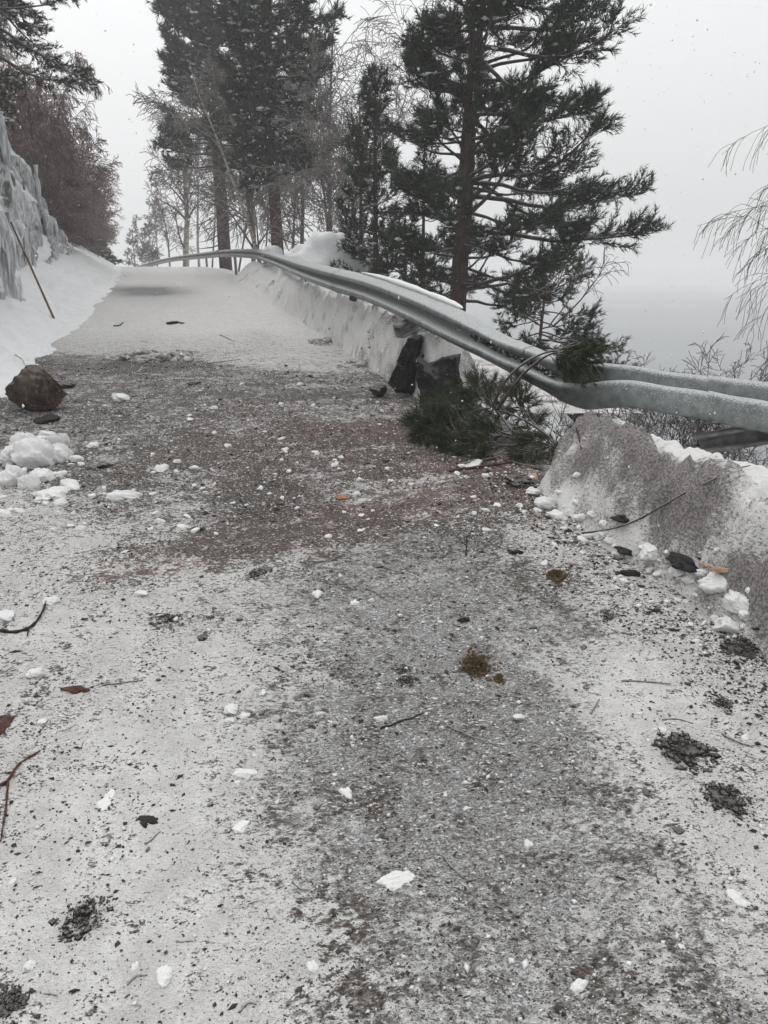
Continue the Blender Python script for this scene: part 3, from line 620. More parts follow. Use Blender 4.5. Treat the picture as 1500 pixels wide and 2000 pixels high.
pine('spruce_tree', gp(188, 52, -.3), 3.4, .08, .03, lambda f: 1.6*(1-f)**.75+.08, 46, 'low spruce at the road edge on the crest under the brown thicket', 'spruce tree', 51, nl=.17, nw=.045, nn=10, shoots=.9, up=-.1, droop=.3, needle='sneedle', snowf=.12)
pine('spruce_tree', gp(268, 88, -.4), 6.4, .08, .03, lambda f: 1.7*(1-f)**.8+.08, 48, 'small hazy spruce just left of the rail end on the crest', 'spruce tree', 52, nl=.2, nw=.05, nn=9, shoots=.8, up=-.05, droop=.2, needle='sneedle', snowf=.03)

# bare birches
B = [(366, 50, 9.5, 1, .22, 'pale-trunked bare birch left of the two big pines'), (392, 47, 10.5, 1, .12, 'leaning thin bare birch close behind the pale-trunked one'), (492, 30.5, 8.5, 1, .12, 'white birch trunk forking between the two big pines'), (515, 27, 7.5, 1, .09, 'second white birch trunk beside the right big pine'),
     (640, 31, 13, 1, .11, 'tall fine-twigged birch rising right of the two big pines'), (618, 25, 6.5, 1, .06, 'short dark bare tree behind the large snow pile'), (592, 30, 10.5, 1, .09, 'bare birch just right of the right big pine'), (668, 24, 6.0, 2, .05, 'slanting double-stemmed bare tree left of the spiky young pine'), (688, 28, 9.5, 1, .07, 'bare tree with upswept twigs behind the young pines'),
     (335, 58, 6.5, 1, .09, 'hazy bare birch over the rail left of the pale-trunked birch'), (312, 66, 5.5, 1, .09, 'faint bare birch next to the hazy spruce on the crest'), (300, 62, 4.2, 2, .06, 'small hazy double-stemmed birch above the rail end'), (416, 44, 10, 1, .08, 'bare birch right behind the left big pine'), (466, 39, 9, 1, .07, 'thin bare tree between the big pine trunks in the haze'), (568, 34, 9, 1, .08, 'thin bare birch in the haze beyond the snow piles')]
for i, (px, d, h, st, r0, lab) in enumerate(B):
    bare('birch_tree', gp(px, d), h, lab, 'birch tree', 100+i, st, r0, 'birch' if i in (0, 2, 3, 1) else 'gbark', 'greytwig', .3, 3, 9 if d < 40 else 8, .13, .0045+.00018*d, lean=((-.05 if px < 400 else .05)*(i % 3), 0), fork=.12, upright=.22, lf=.28 if px < 400 else .36)
for i, (px, d, h, st, lab) in enumerate([(92, 29, 5.0, 5, 'tallest brown leafless thicket tree against the far end of the rock wall'), (118, 33, 4.6, 5, 'brown leafless thicket tree just beyond the rock wall'), (140, 38, 4.6, 5, 'reddish bare thicket tree in the middle of the roadside row'), (158, 44, 4.4, 5, 'greyer bare thicket tree towards the crest'), (176, 50, 4.4, 5, 'hazy bare thicket tree at the crest of the road'), (190, 58, 4.6, 4, 'last and faintest bare tree of the row left of the road'), (112, 31, 3.2, 6, 'low brown bush at the foot of the tall thicket trees'), (152, 41, 2.8, 6, 'low twiggy bush in front of the thicket near the crest')]):
    bare('thicket_tree', gp(px, d, -.1), h, lab, 'bare tree', 140+i, st, .05, 'redtwig', 'redtwig', .55, 3, 9, .12, .0045+.00018*d, fork=.06, upright=.2, lean=(.03, -.05))
bare('birch_tree', np.array([at(66, 300, 26)[0], 26, 4.4]), 4.2, 'grey birch arching over the rock wall beside the spruces', 'birch tree', 160, 2, .07, 'gbark', 'redtwig', .3, 3, 10, .35, .008, fork=.12, lean=(.10, 0))
bare('birch_tree', np.array([at(8, 300, 28)[0], 28, 5.0]), 5.0, 'tall birch with curled twigs behind the spruces on the rock wall', 'birch tree', 161, 1, .08, 'gbark', 'redtwig', .3, 3, 10, .35, .009, fork=.2, lean=(.05, 0), lf=.32)
# birch on the shore whose hanging twigs enter from the right
g = gp(1640, 8.6); bare('birch_tree', np.array([g[0], g[1], max(g[2], -5)]), 9.5, 'birch with fine hanging twigs reaching in from the right over the lake', 'birch tree', 174, 1, .07, 'birch', 'twig', .3, 3, 12, .42, .0022, fork=.45, upright=.3, lf=.22)

# bare shrubs on the slope below the rail
for i, (px, d, h, ztop, lab) in enumerate([(1290, 6.2, 1.5, 655, 'twiggy shrub showing above the sagging rail over the water'), (1225, 6.6, 1.3, 672, 'fine bare shrub beside the needle tuft on the rail'), (1400, 6.0, 1.4, 668, 'spreading bare shrub behind the rail near the lap joint'), (1470, 5.7, 1.5, 672, 'bare shrub behind the rail beneath the hanging birch twigs'), (1100, 6.5, 1.3, 790, 'dark tangled shrub under the sag of the rail'), (1040, 6.9, 1.3, 760, 'bare shrub behind the fallen pine branch'), (1300, 5.6, 1.1, 820, 'snow-dusted twigs between the rail and the near snow bank'), (1150, 6.0, 1.2, 800, 'brown bush in the gap beside the end of the near snow bank')]):
    p = at(px, ztop, d); zb = p[2]-h
    bare('bare_shrub', np.array([p[0], p[1], zb]), h, lab, 'shrub', 180+i, 8, .007, 'twig', 'twig', .8, 3, 5, .08, .0024, fork=.1, upright=.12)
for i, (px, d, h, lab) in enumerate([(858, 9.4, .55, 'small dry bush in the snow behind the black boulder'), (905, 9.8, .5, 'sparse dry twigs in the snow under the straight rail')]):
    g = gp(px, d); bare('bare_shrub', g, h, lab, 'shrub', 195+i, 6, .007, 'twig', 'twig', .6, 2, 5, .05, .002, fork=.15)
bare('bare_shrub', np.array([at(1080, 600, 13)[0], 13, at(1080, 620, 13)[2]]), 1.5, 'leafless sapling leaning out right from the lone pine', 'shrub', 198, 2, .02, 'twig', 'twig', .3, 2, 6, .3, .004, lean=(.9, 0), fork=.3)

# ------------------------------------------------------------------ rocks
def rock(name, px, py, wpx, hpx, label, cat, mat, seed, cut=5, depth=.8, d=None, rough=.22, group=None, sink=.12, yaw=0):
    r = np.random.default_rng(seed); b = hit(px, py+hpx/2) if d is None else at(px, py+hpx/2, d)
    k = np.linalg.norm(b-np.array([0, 0, EYE]))/FPX; sx = wpx*k/2; sz = hpx*k/2
    V = noise_lump(r, 44, 1, rough, cut); V /= np.abs(V).reshape(-1, 3).max(0)
    lay = fbm(V[..., 0]*2+V[..., 2]*6, V[..., 1]*2+V[..., 2]*7, 4, seed+1); lay[:, -1] = lay[:, 0]; lay[0] = lay[0].mean(); lay[-1] = lay[-1].mean(); V = V*(1+.14*lay)[..., None]
    V = V*np.array([sx, sx*depth, sz]); V += .06*sz*fbm(V[..., 0]*7/sx, V[..., 1]*3/sx+V[..., 2]*7/sz, 3, seed)[..., None]
    c = b+np.array([0, sx*depth*.6, sz*(1-sink)]); mb = MB(); mb.grid(V+c)
    return tag(mb.build(name, M[mat], loc=(c[0], c[1], b[2])), label, cat, group)
rock('boulder', 69, 764, 104, 84, 'brown mossy boulder resting at the left edge of the road', 'boulder', 'boulder', 233, 3, rough=.2, sink=.05)
def prism(name, pts, d0, thick, label, cat, mat, seed, jit=.01):
    r = np.random.default_rng(seed); F = np.array([at(x, y, d) for x, y, d in pts]); n = 7
    back = F+np.array([thick*.25, thick, 0]); ctr = (F.mean(0)+back.mean(0))/2
    rings = []                                       # front rim shrunk, front, back, back rim shrunk
    def dens(A):
        out = []
        for i in range(len(A)):
            for t in np.linspace(0, 1, 8, endpoint=False): out.append(A[i]*(1-t)+A[(i+1) % len(A)]*t)
        return np.array(out)
    f, b = dens(F), dens(back); cf, cb = f.mean(0), b.mean(0)
    for t in np.linspace(0, 1, 7): rings.append(cf+(f-cf)*t)
    for t in np.linspace(.12, 1, 7): rings.append(f*(1-t)+b*t)
    for t in np.linspace(.85, 0, 6): rings.append(cb+(b-cb)*t)
    V = np.array(rings); V = np.concatenate([V, V[:, :1]], 1)
    N = fbm(V[..., 0]*9, V[..., 2]*9+V[..., 1]*5, 4, seed); N2 = fbm(V[..., 1]*8+V[..., 0]*4, V[..., 2]*8, 4, seed+3)
    V = V+np.stack([N, N2, N-N2], -1)*jit*6
    mb = MB(); mb.grid(V); return tag(mb.build(name, M[mat], loc=(ctr[0], ctr[1], F[:, 2].min())), label, cat)
prism('rock_slab', [(795, 660, 7.1), (816, 659, 7.15), (812, 715, 7.1), (806, 770, 7.05), (772, 768, 6.95), (756, 748, 6.95), (776, 705, 7.05)], 7, .25, 'black rock slab leaning against the cut end of the pale snow bank', 'rock slab', 'dark', 220)
prism('boulder', [(808, 702, 6.9), (832, 712, 6.95), (862, 700, 6.95), (890, 698, 6.9), (908, 790, 6.75), (900, 812, 6.7), (822, 800, 6.75), (815, 740, 6.85)], 7, .38, 'black flat-topped boulder behind the fallen pine branch', 'boulder', 'dark', 221)
rock('rock', 738, 764, 36, 30, 'small dark wedge of rock at the foot of the black slab', 'rock', 'clod', 222, 6)
rock('rock', 690, 583, 16, 15, 'small brown rock in the snow under the straight rail', 'rock', 'boulder', 223, 4, d=9.6)

# ------------------------------------------------------------------ snow pole
p, q = hit(105, 621), None
q = at(22, 436, p[1]-.6); mb = MB(); s = np.linspace(0, 1, 9)[:, None]; pp = p-(q-p)*.08
mb.tube(pp*(1-s)+q*s, np.linspace(.020, .014, 9), 8); top = pp*(1-s[-1])+q*s[-1]
e = empty('snow_pole', p, 'thin brown snow marker pole leaning left in the snowy verge', 'marker pole'); mb.build('shaft', M['pole'], e, smooth=True)
mb = MB(); mb.tube(np.array([q, q+(q-p)*.012]), [.016, .012], 8); mb.build('tip', M['bolt'], e)

# ------------------------------------------------------------------ fallen pine branches
def branch_pts(pts): return catmull([at(x, y, d) for x, y, d in pts], 8)
def fallen(name, stems, label, cat, seed, side=.35, density=26, nl=.075, nw=.0032, nn=26, r0=.010, extra=None, basemat='twig'):
    r = np.random.default_rng(seed); P0 = stems[0][0]; b = at(*P0); root = empty(name, b, label, cat); st = MB(); tw = MB(); SP, SD, SL = [], [], []
    for S in stems:
        Q = branch_pts(S); n = len(Q); L = np.linalg.norm(np.diff(Q, axis=0), axis=1).sum(); qs = np.linspace(0, 1, n); st.tube(Q, np.maximum(r0*(1-.75*qs), .003), 7)
        for j in range(int(density*L)):
            t = r.uniform(.3, 1)**.7; i = min(int(t*(n-1)), n-2); q = Q[i]; bd = norm(Q[i+1]-Q[i]); a = r.normal(size=3); a -= (a@bd)*bd; td = norm(bd*.7+norm(a)*.8+np.array([0, 0, .1])); W = [q]; ll = side*(1.25-t)*r.uniform(.5, 1.1)
            for c in range(4): td = norm(td+r.normal(size=3)*.16+np.array([0, 0, -.06])); W.append(W[-1]+td*ll/4)
            W = np.array(W); W[:, 2] = np.maximum(W[:, 2], H(W[:, 0], W[:, 1])+.012); tw.tube(W, np.linspace(.0035, .002, 5), 4)
            for c in range(1+int(ll*13)):
                u = r.uniform(.2, 1)*3.999; k = int(u); SP.append(W[k]+(W[k+1]-W[k])*(u-k)); SD.append(norm(norm(W[k+1]-W[k])+r.normal(size=3)*.35)); SL.append(r.uniform(.05, .11))
    cr = MB(); cr.needles(np.array(SP), np.array(SD), np.array(SL), nn, nl, nw, .55, r)
    st.build('stem', M[basemat], root, smooth=True); tw.build('twig', M[basemat], root)['kind'] = 'stuff'; cr.build('foliage', M['fneedle'], root)
    return root
fallen('pine_branch', [[(1120, 890, 4.95), (1050, 862, 5.1), (960, 850, 5.2), (880, 842, 5.35), (820, 835, 5.5)], [(1110, 885, 5.0), (1040, 830, 5.25), (970, 800, 5.5), (900, 800, 5.65), (840, 815, 5.7)], [(1060, 860, 5.1), (1000, 870, 5.05), (930, 868, 5.1), (860, 865, 5.25)], [(1000, 840, 5.3), (960, 790, 5.6), (940, 772, 5.75), (925, 760, 5.85)], [(1100, 880, 5.0), (1060, 845, 5.2), (1020, 800, 5.5), (1000, 760, 5.7)], [(1128, 885, 4.95), (1095, 870, 5.05), (1060, 875, 5.0), (1020, 888, 4.95)], [(1000, 850, 5.25), (930, 830, 5.4), (870, 820, 5.55), (815, 850, 5.4)]],
       'dark green pine branch torn off and lying in the gap of the bank', 'pine branch', 230, .36, 72, nn=30, nw=.0036)
fallen('pine_branch', [[(958, 800, 5.4), (985, 748, 5.35), (1020, 712, 5.3), (1062, 690, 5.25), (1100, 686, 5.2), (1145, 702, 5.15), (1172, 730, 5.1)], [(972, 800, 5.4), (1012, 742, 5.35), (1048, 708, 5.3), (1080, 690, 5.25), (1110, 690, 5.2), (1150, 715, 5.1)], [(1080, 690, 5.25), (1120, 690, 5.25), (1160, 700, 5.25), (1180, 715, 5.2)]],
       'curved pine branch draped over the guardrail with a green needle tuft', 'pine branch', 231, .16, 1, r0=.012)
def tuft_extra():
    # the dense bunch at the draped end
    root = bpy.data.objects['pine_branch.001']; r = np.random.default_rng(77); P, D = [], []
    a = at(1092, 690, 5.2); tw = MB()
    for _ in range(78):
        d = norm(np.array([.9, r.normal()*.5, r.uniform(-1.0, .6)])); L = r.uniform(.12, .34); W = [a+r.normal(size=3)*np.array([.02, .02, .012])]
        for c in range(6): d = norm(d+r.normal(size=3)*.12+np.array([0, 0, -.09])); W.append(W[-1]+d*L/6)
        W = np.array(W); tw.tube(W, np.linspace(.003, .0018, 7), 4)
        for c in range(15):
            u = r.uniform(.1, 1)*5.999; k = int(u); P.append(W[k]+(W[k+1]-W[k])*(u-k)); D.append(norm(W[k+1]-W[k])+r.normal(size=3)*.15)
    tw.build('shoot', M['twig'], root)['kind'] = 'stuff'
    mb = MB(); mb.needles(np.array(P), np.array(D), r.uniform(.015, .04, len(P)), 22, .045, .0030, .6, r); mb.build('needle_tuft', M['fneedle'], root)
tuft_extra()
fallen('pine_branch', [[(905, 905, 4.85), (960, 895, 4.95), (1010, 880, 5.05), (1060, 870, 5.1)], [(990, 900, 4.9), (1040, 910, 4.75), (1080, 905, 4.75)]], 'small needle spray on the snow in front of the torn branch', 'pine branch', 232, .16, 9, r0=.005)

# sticks and twigs
def stick(pts, rad, label, mat='twig', cat='twig', name='twig', group=None, sides=(), lift=.004):
    A = [hit(x, y)+np.array([0, 0, rad*.8+lift]) for x, y in pts]; Q = catmull(A, 5) if len(A) > 2 else np.linspace(A[0], A[1], 6); zz = np.maximum(Q[:, 2], H(Q[:, 0], Q[:, 1])+rad*.8); Q[:, 2] = zz if lift < .01 else np.convolve(np.pad(zz, 5, mode='edge'), np.ones(11)/11, 'valid')+.02
    mb = MB(); mb.tube(Q, np.linspace(rad, rad*.55, len(Q))*(1+.25*np.sin(np.arange(len(Q))*2.1)), 6)
    for sp in sides:
        B_ = [hit(x, y)+np.array([0, 0, rad*.8+lift]) for x, y in sp]; Q2 = catmull(B_, 4) if len(B_) > 2 else np.linspace(B_[0], B_[1], 5); mb.tube(Q2, np.linspace(rad*.6, rad*.3, len(Q2)), 5)
    return tag(mb.build(name, M[mat], smooth=True, loc=A[0]), label, cat, group)
stick([(0, 1238), (40, 1238), (68, 1222), (84, 1198), (90, 1183)], .007, 'thick curved black stick at the left edge of the picture', 'feather', 'stick', 'stick', sides=[[(58, 1228), (54, 1246)]])
stick([(-10, 1545), (14, 1530), (40, 1502), (80, 1474)], .005, 'forked red-brown stick pointing up from the left edge', 'bark', 'stick', 'stick', sides=[[(28, 1512), (0, 1516), (-20, 1520)]])
stick([(17, 1535), (14, 1570), (8, 1610), (2, 1650)], .0035, 'thin red-brown twig hanging below the forked stick', 'bark')
stick([(745, 1428), (785, 1415), (805, 1406), (826, 1399)], .0035, 'dark bent twig right of the oval snow lump', 'feather')
stick([(872, 1421), (905, 1436), (945, 1450), (985, 1466)], .0026, 'long thin twig with a side shoot right of the dark bent twig', sides=[[(918, 1440), (940, 1432), (962, 1427)]])
stick([(865, 1683), (892, 1706), (920, 1733)], .0026, 'straight dark twig lying right of the largest snow slab', sides=[[(910, 1724), (925, 1722)]])
stick([(1213, 1334), (1255, 1334), (1310, 1339)], .0034, 'level dark twig on pale snow at the right of the road')
stick([(200, 1344), (235, 1340), (280, 1332)], .003, 'fine dark twig right of the piece of red bark', sides=[[(215, 1340), (235, 1328)]])
stick([(910, 1088), (911, 1066), (912, 1052)], .004, 'upright forked twig sprig lying on the mid road', 'feather', sides=[[(911, 1068), (895, 1054), (888, 1046)], [(912, 1052), (905, 1038), (900, 1030)], [(911, 1062), (922, 1050), (926, 1040)], [(912, 1052), (920, 1042), (921, 1034)]])
stick([(1135, 1062), (1220, 1046), (1300, 1008), (1385, 965), (1463, 921)], .0052, 'long dark twig lying up the face of the near snow bank', sides=[[(1315, 1000), (1305, 1035), (1280, 1063)], [(1225, 1043), (1180, 1058), (1150, 1066)], [(1385, 965), (1420, 938), (1440, 915)]], lift=.012)
stick([(82, 916), (110, 922), (146, 927)], .005, 'dark twig lying on the broken snow lumps at the road edge')
stick([(182, 976), (205, 966), (236, 960)], .004, 'short twig left of the icy white patch')
stick([(1153, 1398), (1162, 1382), (1170, 1369)], .0034, 'short slanting twig in the middle of the pale right side')
stick([(878, 924), (940, 914), (1010, 905), (1080, 892), (1135, 882)], .009, 'long reddish broken stick below the torn pine branch', 'bark', 'stick', 'stick')
stick([(222, 638), (233, 637), (241, 631)], .012, 'small crooked twig far up the white road', 'feather')
stick([(405, 712), (440, 707), (470, 703)], .006, 'faint long twig on the far edge of the debris')
stick([(430, 655), (445, 662), (458, 668)], .006, 'faint bent twig up the road left of the snow bank')
stick([(585, 1100), (640, 1098), (668, 1090), (690, 1095)], .003, 'thin twig left of the small dark clod at mid road')
stick([(742, 1105), (765, 1115), (790, 1121)], .003, 'fine twig trailing right from a dark clod')
stick([(1410, 1438), (1435, 1450), (1462, 1462)], .0035, 'twig on the snow right of the brown earth heap')
stick([(1290, 1430), (1320, 1425), (1350, 1438)], .003, 'arched twig over the brown earth heap', lift=.02)
stick([(30, 700), (45, 712), (50, 725)], .006, 'short dry stalk standing by the mossy boulder', lift=.03)
stick([(0, 812), (30, 826), (48, 828)], .006, 'dead twig in the snow in front of the mossy boulder')
rr = np.random.default_rng(301)
for k in range(46):
    px, py = rr.uniform(0, 1500), 760+1240*rr.random()**1.3; a = rr.uniform(-.6, .9); L = rr.uniform(14, 46)*(.6+.5*(py-700)/1300)
    if px > 1150+.3*(py-1000) and py < 1250: continue
    stick([(px, py), (px+L*.5*math.cos(a), py-L*.5*math.sin(a)*.6+rr.normal()*3), (px+L*math.cos(a), py-L*math.sin(a)*.6)], rr.uniform(.0013, .0024), 'tiny loose twig among the grit on the road', group='tiny twigs scattered over the road')

# ------------------------------------------------------------------ lumps lying about
def lump(name, px, py, wpx, hpx, label, cat, mat, seed, flat=.45, rough=.3, cut=0, group=None, n=12, sink=.3, yaw=None):
    """wpx x hpx: size seen; depth on the ground worked out from the slant of view"""
    r = np.random.default_rng(seed); b = hit(px, py+hpx*.15); v = b-np.array([0, 0, EYE]); dist = np.linalg.norm(v); k = dist/FPX; gr = -v[2]/dist
    sx = wpx*k/2; hz = flat*sx; sy = max(.35*sx, (hpx*k/2-hz*.6*math.sqrt(max(0, 1-gr*gr)))/max(gr, .15))
    sy = min(sy, 1.7*sx)
    V = noise_lump(r, n, 1, rough, cut); V /= np.abs(V).reshape(-1, 3).max(0); V = V*np.array([sx, sy, hz])
    V[..., 2] = np.maximum(V[..., 2], -hz*.5)
    fine = fbm(V[..., 0]*9/sx+V[..., 2]*5/hz+20, V[..., 1]*9/sx+V[..., 2]*4/hz, 4, seed); fine[:, -1] = fine[:, 0]; fine[0] = fine[0].mean(); fine[-1] = fine[-1].mean()
    V = V*(1+.28*fine)[..., None]; c = b+np.array([0, 0, hz*(1-sink)*.5]); mb = MB(); mb.grid(V+c)
    return tag(mb.build(name, M[mat], smooth=(mat in ('lump', 'snow') and cut == 0), loc=(c[0], c[1], b[2])), label, cat, group)
SL_ = [(772, 1722, 84, 46, 'largest white snow slab with a notched edge in the foreground'), (1318, 1828, 50, 52, 'cream egg-shaped snow lump at the lower right'), (1120, 1758, 34, 30, 'small oval snow lump right of the straight dark twig'), (1437, 1756, 36, 36, 'rounded snow lump near the lower right edge'), (470, 1612, 34, 36, 'upright white snow lump right of the black bark piece'), (619, 1161, 25, 22, 'bright round snow lump alone on the mid road'), (626, 1396, 26, 14, 'small white finger-shaped snow lump'), (742, 1404, 30, 19, 'oval snow lump left of the dark bent twig'), (320, 1903, 28, 46, 'tall narrow snow lump beside the brown leaf'), (205, 1560, 46, 40, 'pale snow slab half sunk on the left'), (480, 1510, 48, 26, 'flat dull snow slab left of the wheel track'), (450, 1385, 30, 26, 'dull flattened snow patch above a white lump'), (452, 1409, 27, 14, 'white flat snow lump below a dull patch'), (390, 1788, 38, 26, 'low snow lump in the lower left with a shadowed rim'), (102, 963, 56, 34, 'square white snow block at the left road edge'), (130, 944, 30, 18, 'small snow block resting against the square one'), (64, 900, 76, 58, 'biggest broken snow lump heaped at the left road edge'), (50, 880, 60, 40, 'upper snow lump of the heap at the left road edge'), (115, 892, 50, 40, 'knobbly snow lump at the right of the heap'), (115, 862, 44, 26, 'snow lump between the heap and the boulder'), (22, 896, 44, 40, 'snow lump at the left end of the heap by the picture edge'), (88, 934, 48, 34, 'snow lump at the front of the heap at the left road edge'), (24, 938, 50, 40, 'lowest snow lump of the heap, cut by thin dirt'), (60, 948, 44, 28, 'small front snow lump between the heap and the square block'), (237, 777, 38, 20, 'white snow slab in the dark debris near the boulder'), (315, 915, 28, 18, 'hollow snow lump in the middle of the debris'), (445, 870, 16, 14, 'small white cube of snow in the debris'), (182, 870, 24, 15, 'pale snow lump in the debris right of the heap'), (240, 972, 70, 22, 'icy flat white patch on the left of the debris'), (313, 1020, 26, 14, 'smooth snow lump left of the dark wheel scrape'), (1268, 1080, 46, 34, 'white snow lump at the foot of the near bank'), (1400, 1140, 66, 44, 'large snow lump under the raw wood splinter'), (1440, 1180, 60, 52, 'snow lump tumbled from the near bank'), (1425, 1225, 60, 40, 'lowest snow lump of the slide below the near bank'), (1330, 1118, 46, 30, 'snow lump between bark and the wood splinter'), (1062, 985, 46, 30, 'snow lump below the small needle spray'), (1092, 1008, 40, 30, 'rounded snow lump on the edge of the bank gap'), (928, 905, 34, 28, 'angular white lump in front of the torn branch'), (1040, 962, 30, 22, 'snow lump beside the orange bark chip'), (10, 1203, 36, 28, 'snow lump cut by the left edge above the black stick'), (100, 1175, 34, 22, 'snow lump right of the tip of the black stick'), (68, 1313, 28, 22, 'bright snow lump above the piece of red bark'), (275, 1159, 26, 16, 'white snow lump left below the reddish scrape')]
for i, (px, py, w_, h_, lab) in enumerate(SL_): lump('snow_lump', px, py, w_, h_, lab, 'snow lump', 'lump' if i != 1 else 'lump', 400+i, .95 if i in (16, 17, 18, 19, 20, 21, 22, 23) else (.68 if px > 1000 and 950 < py < 1250 else (.36 if w_ > 40 else .55)), .42, 4 if i % 3 == 0 else 2, n=26)
LM = []
for k in range(9):
    r = np.random.default_rng(700+k); V = noise_lump(r, 13, .9, .46, k % 4); V /= np.abs(V).reshape(-1, 3).max(0); V = V*np.array([1, .85, .72]); mb = MB(); mb.grid(V); LM.append(mb.mesh('snow_lump', M['lump'], k % 4 == 0))
CM = []
for k in range(7):
    r = np.random.default_rng(740+k); V = noise_lump(r, 9, .6, .42, 3); V /= np.abs(V).reshape(-1, 3).max(0); V = V*np.array([1, .75, .55]); mb = MB(); mb.grid(V); CM.append(mb.mesh('soil_clod', M['clod'], False))
def scatter(name, meshes, n, label, cat, group, seed, pick, size):
    r = np.random.default_rng(seed); k = 0; tries = 0
    while k < n and tries < 6000:
        tries += 1; px, py = pick(r)
        p = hit(px, py)
        if p[0]-xr(p[1]) > .25 or xl(p[1])-p[0] > .3 or p[1] > 16: continue
        o = bpy.data.objects.new(name, meshes[int(r.integers(len(meshes)))]); COL.objects.link(o); s = size(r, p)
        o.location = p+np.array([0, 0, s*.18]); o.scale = (s*r.uniform(.8, 1.4), s, s*r.uniform(.6, 1.1)); o.rotation_euler = (r.normal()*.2, r.normal()*.2, r.uniform(0, 6.28)); tag(o, label, cat, group); k += 1
scatter('snow_lump', LM, 150, 'thumb-sized snow lump strewn over the debris and the near road', 'snow lump', 'small snow lumps strewn over the road', 801, lambda r: (r.uniform(80, 1050), r.uniform(745, 1050)) if r.random() < .72 else (r.uniform(0, 1500), r.uniform(1050, 1990)), lambda r, p: r.uniform(.008, .019)*(1+.12*p[1]))
scatter('snow_lump', LM, 130, 'broken snow lump in the rubble along the near bank foot', 'snow lump', 'snow rubble along the near bank foot', 802, lambda r: (lambda t: (1060+400*t+r.normal()*40, 975+250*t+r.normal()*32))(r.random()), lambda r, p: .008+.034*r.random()**2)
scatter('snow_lump', LM, 26, 'broken snow lump in the rubble at the left road edge', 'snow lump', 'snow rubble at the left road edge', 803, lambda r: (r.uniform(0, 150), r.uniform(850, 1010)), lambda r, p: r.uniform(.02, .06))
scatter('soil_clod', CM, 120, 'small dark soil clod scattered among the road grit', 'soil clod', 'small dark clods scattered over the road', 804, lambda r: (r.uniform(80, 1100), r.uniform(740, 1000)) if r.random() < .5 else (r.uniform(0, 1500), r.uniform(1000, 1990)), lambda r, p: r.uniform(.005, .014)*(1+.1*p[1]))
DK = [(285, 704, 120, 14, 'dirtysnow', 'low brown debris ridge along the far edge of the slide'), (350, 693, 60, 12, 'dirtysnow', 'small debris pile at the right end of the far ridge'), (628, 668, 60, 14, 'dirtysnow', 'brownish debris at the foot of the pale bank, upper pile'), (690, 715, 70, 18, 'dirtysnow', 'brownish debris at the foot of the pale bank, lower pile'), (786, 1312, 32, 26, 'clod', 'upper of two black clods left of the brown moss'), (792, 1338, 38, 18, 'clod', 'lower snow-flecked clod left of the brown moss'), (930, 1308, 78, 46, 'moss', 'tangled brown clump of moss on the mid road'), (974, 1326, 26, 20, 'moss', 'small brown moss ball right of the big clump'), (165, 1802, 76, 52, 'clod', 'black frayed clod of soil at the lower left'), (287, 1796, 22, 26, 'clod', 'small grey pebble-like clod at the lower left'), (20, 1962, 60, 60, 'clod', 'dark greenish clod cut by the bottom left corner'), (1332, 1470, 104, 56, 'earth', 'wide brown earth heap on the snow at the right'), (1418, 1565, 84, 50, 'earth', 'curved dark earth heap below the wide brown one'), (1303, 1545, 26, 22, 'clod', 'right of two clods left of the curved earth heap'), (1260, 1547, 18, 20, 'clod', 'left of two clods left of the curved earth heap'), (330, 1214, 44, 24, 'clod', 'jagged dark clod on the left of the wheel track'), (395, 1245, 22, 16, 'clod', 'grey-brown stone alone on the left side'), (500, 1122, 40, 26, 'clod', 'larger of two stones below the dark scrape'), (525, 1112, 20, 16, 'clod', 'smaller round stone beside the larger one'), (1004, 1079, 38, 12, 'feather', 'flat black sliver of bark on the right of mid road'), (1088, 1127, 46, 40, 'moss', 'greenish moss tuft on the pale right side'), (1342, 1092, 70, 44, 'feather', 'black bark chunk among the snow lumps by the near bank'), (1186, 1204, 36, 26, 'earth', 'half-buried grey clod below the near bank'), (602, 1252, 20, 16, 'clod', 'small dark stone under the bright round lump'), (738, 1105, 22, 14, 'clod', 'small dark clod with a trailing twig'), (203, 908, 22, 20, 'clod', 'round black clod in the middle of the left debris'), (92, 818, 44, 20, 'feather', 'black wet bark below the mossy boulder'), (130, 752, 30, 18, 'clod', 'dark clod right of the mossy boulder'), (378, 750, 34, 16, 'clod', 'dark clod on the far edge of the debris'), (338, 630, 26, 11, 'feather', 'black bark lump far up the white road'), (355, 630, 10, 12, 'clod', 'tiny black stone beside the bark lump up the road'), (1216, 1012, 56, 20, 'feather', 'dark bark strip at the foot of the near bank'), (1232, 1122, 60, 18, 'feather', 'flat dark wood strip below the snow rubble'), (1222, 1072, 44, 26, 'feather', 'black bark piece left of the white lump by the bank'), (150, 1345, 58, 20, 'bark', 'piece of red bark lying on the left'), (0, 1414, 50, 40, 'bark', 'dark red bark chunk cut by the left edge'), (290, 1605, 56, 32, 'feather', 'black bark piece with a snowy rim in the lower left'), (357, 1888, 32, 36, 'leaf', 'brown dead leaf beside the tall narrow snow lump'), (1410, 1378, 42, 36, 'clod', 'loose dark clod near the right edge'), (435, 1692, 44, 16, 'bark', 'reddish bark shred below the white lumps'), (668, 972, 28, 16, 'orange', 'bright orange wood chip in the mid road'), (1374, 1100, 18, 26, 'wood', 'upright raw wood chip by the near bank'), (1040, 930, 22, 24, 'wood', 'pale orange bark chip at the bank gap'), (1010, 940, 70, 40, 'earth', 'brown soil heap at the lip of the bank gap'), (1450, 1270, 70, 50, 'earth', 'dark soil heap under the near bank at the right'), (905, 1210, 30, 14, 'clod', 'dark flat clod right of the wheel track'), (640, 1985, 40, 26, 'bark', 'reddish leaf shred at the bottom edge')]
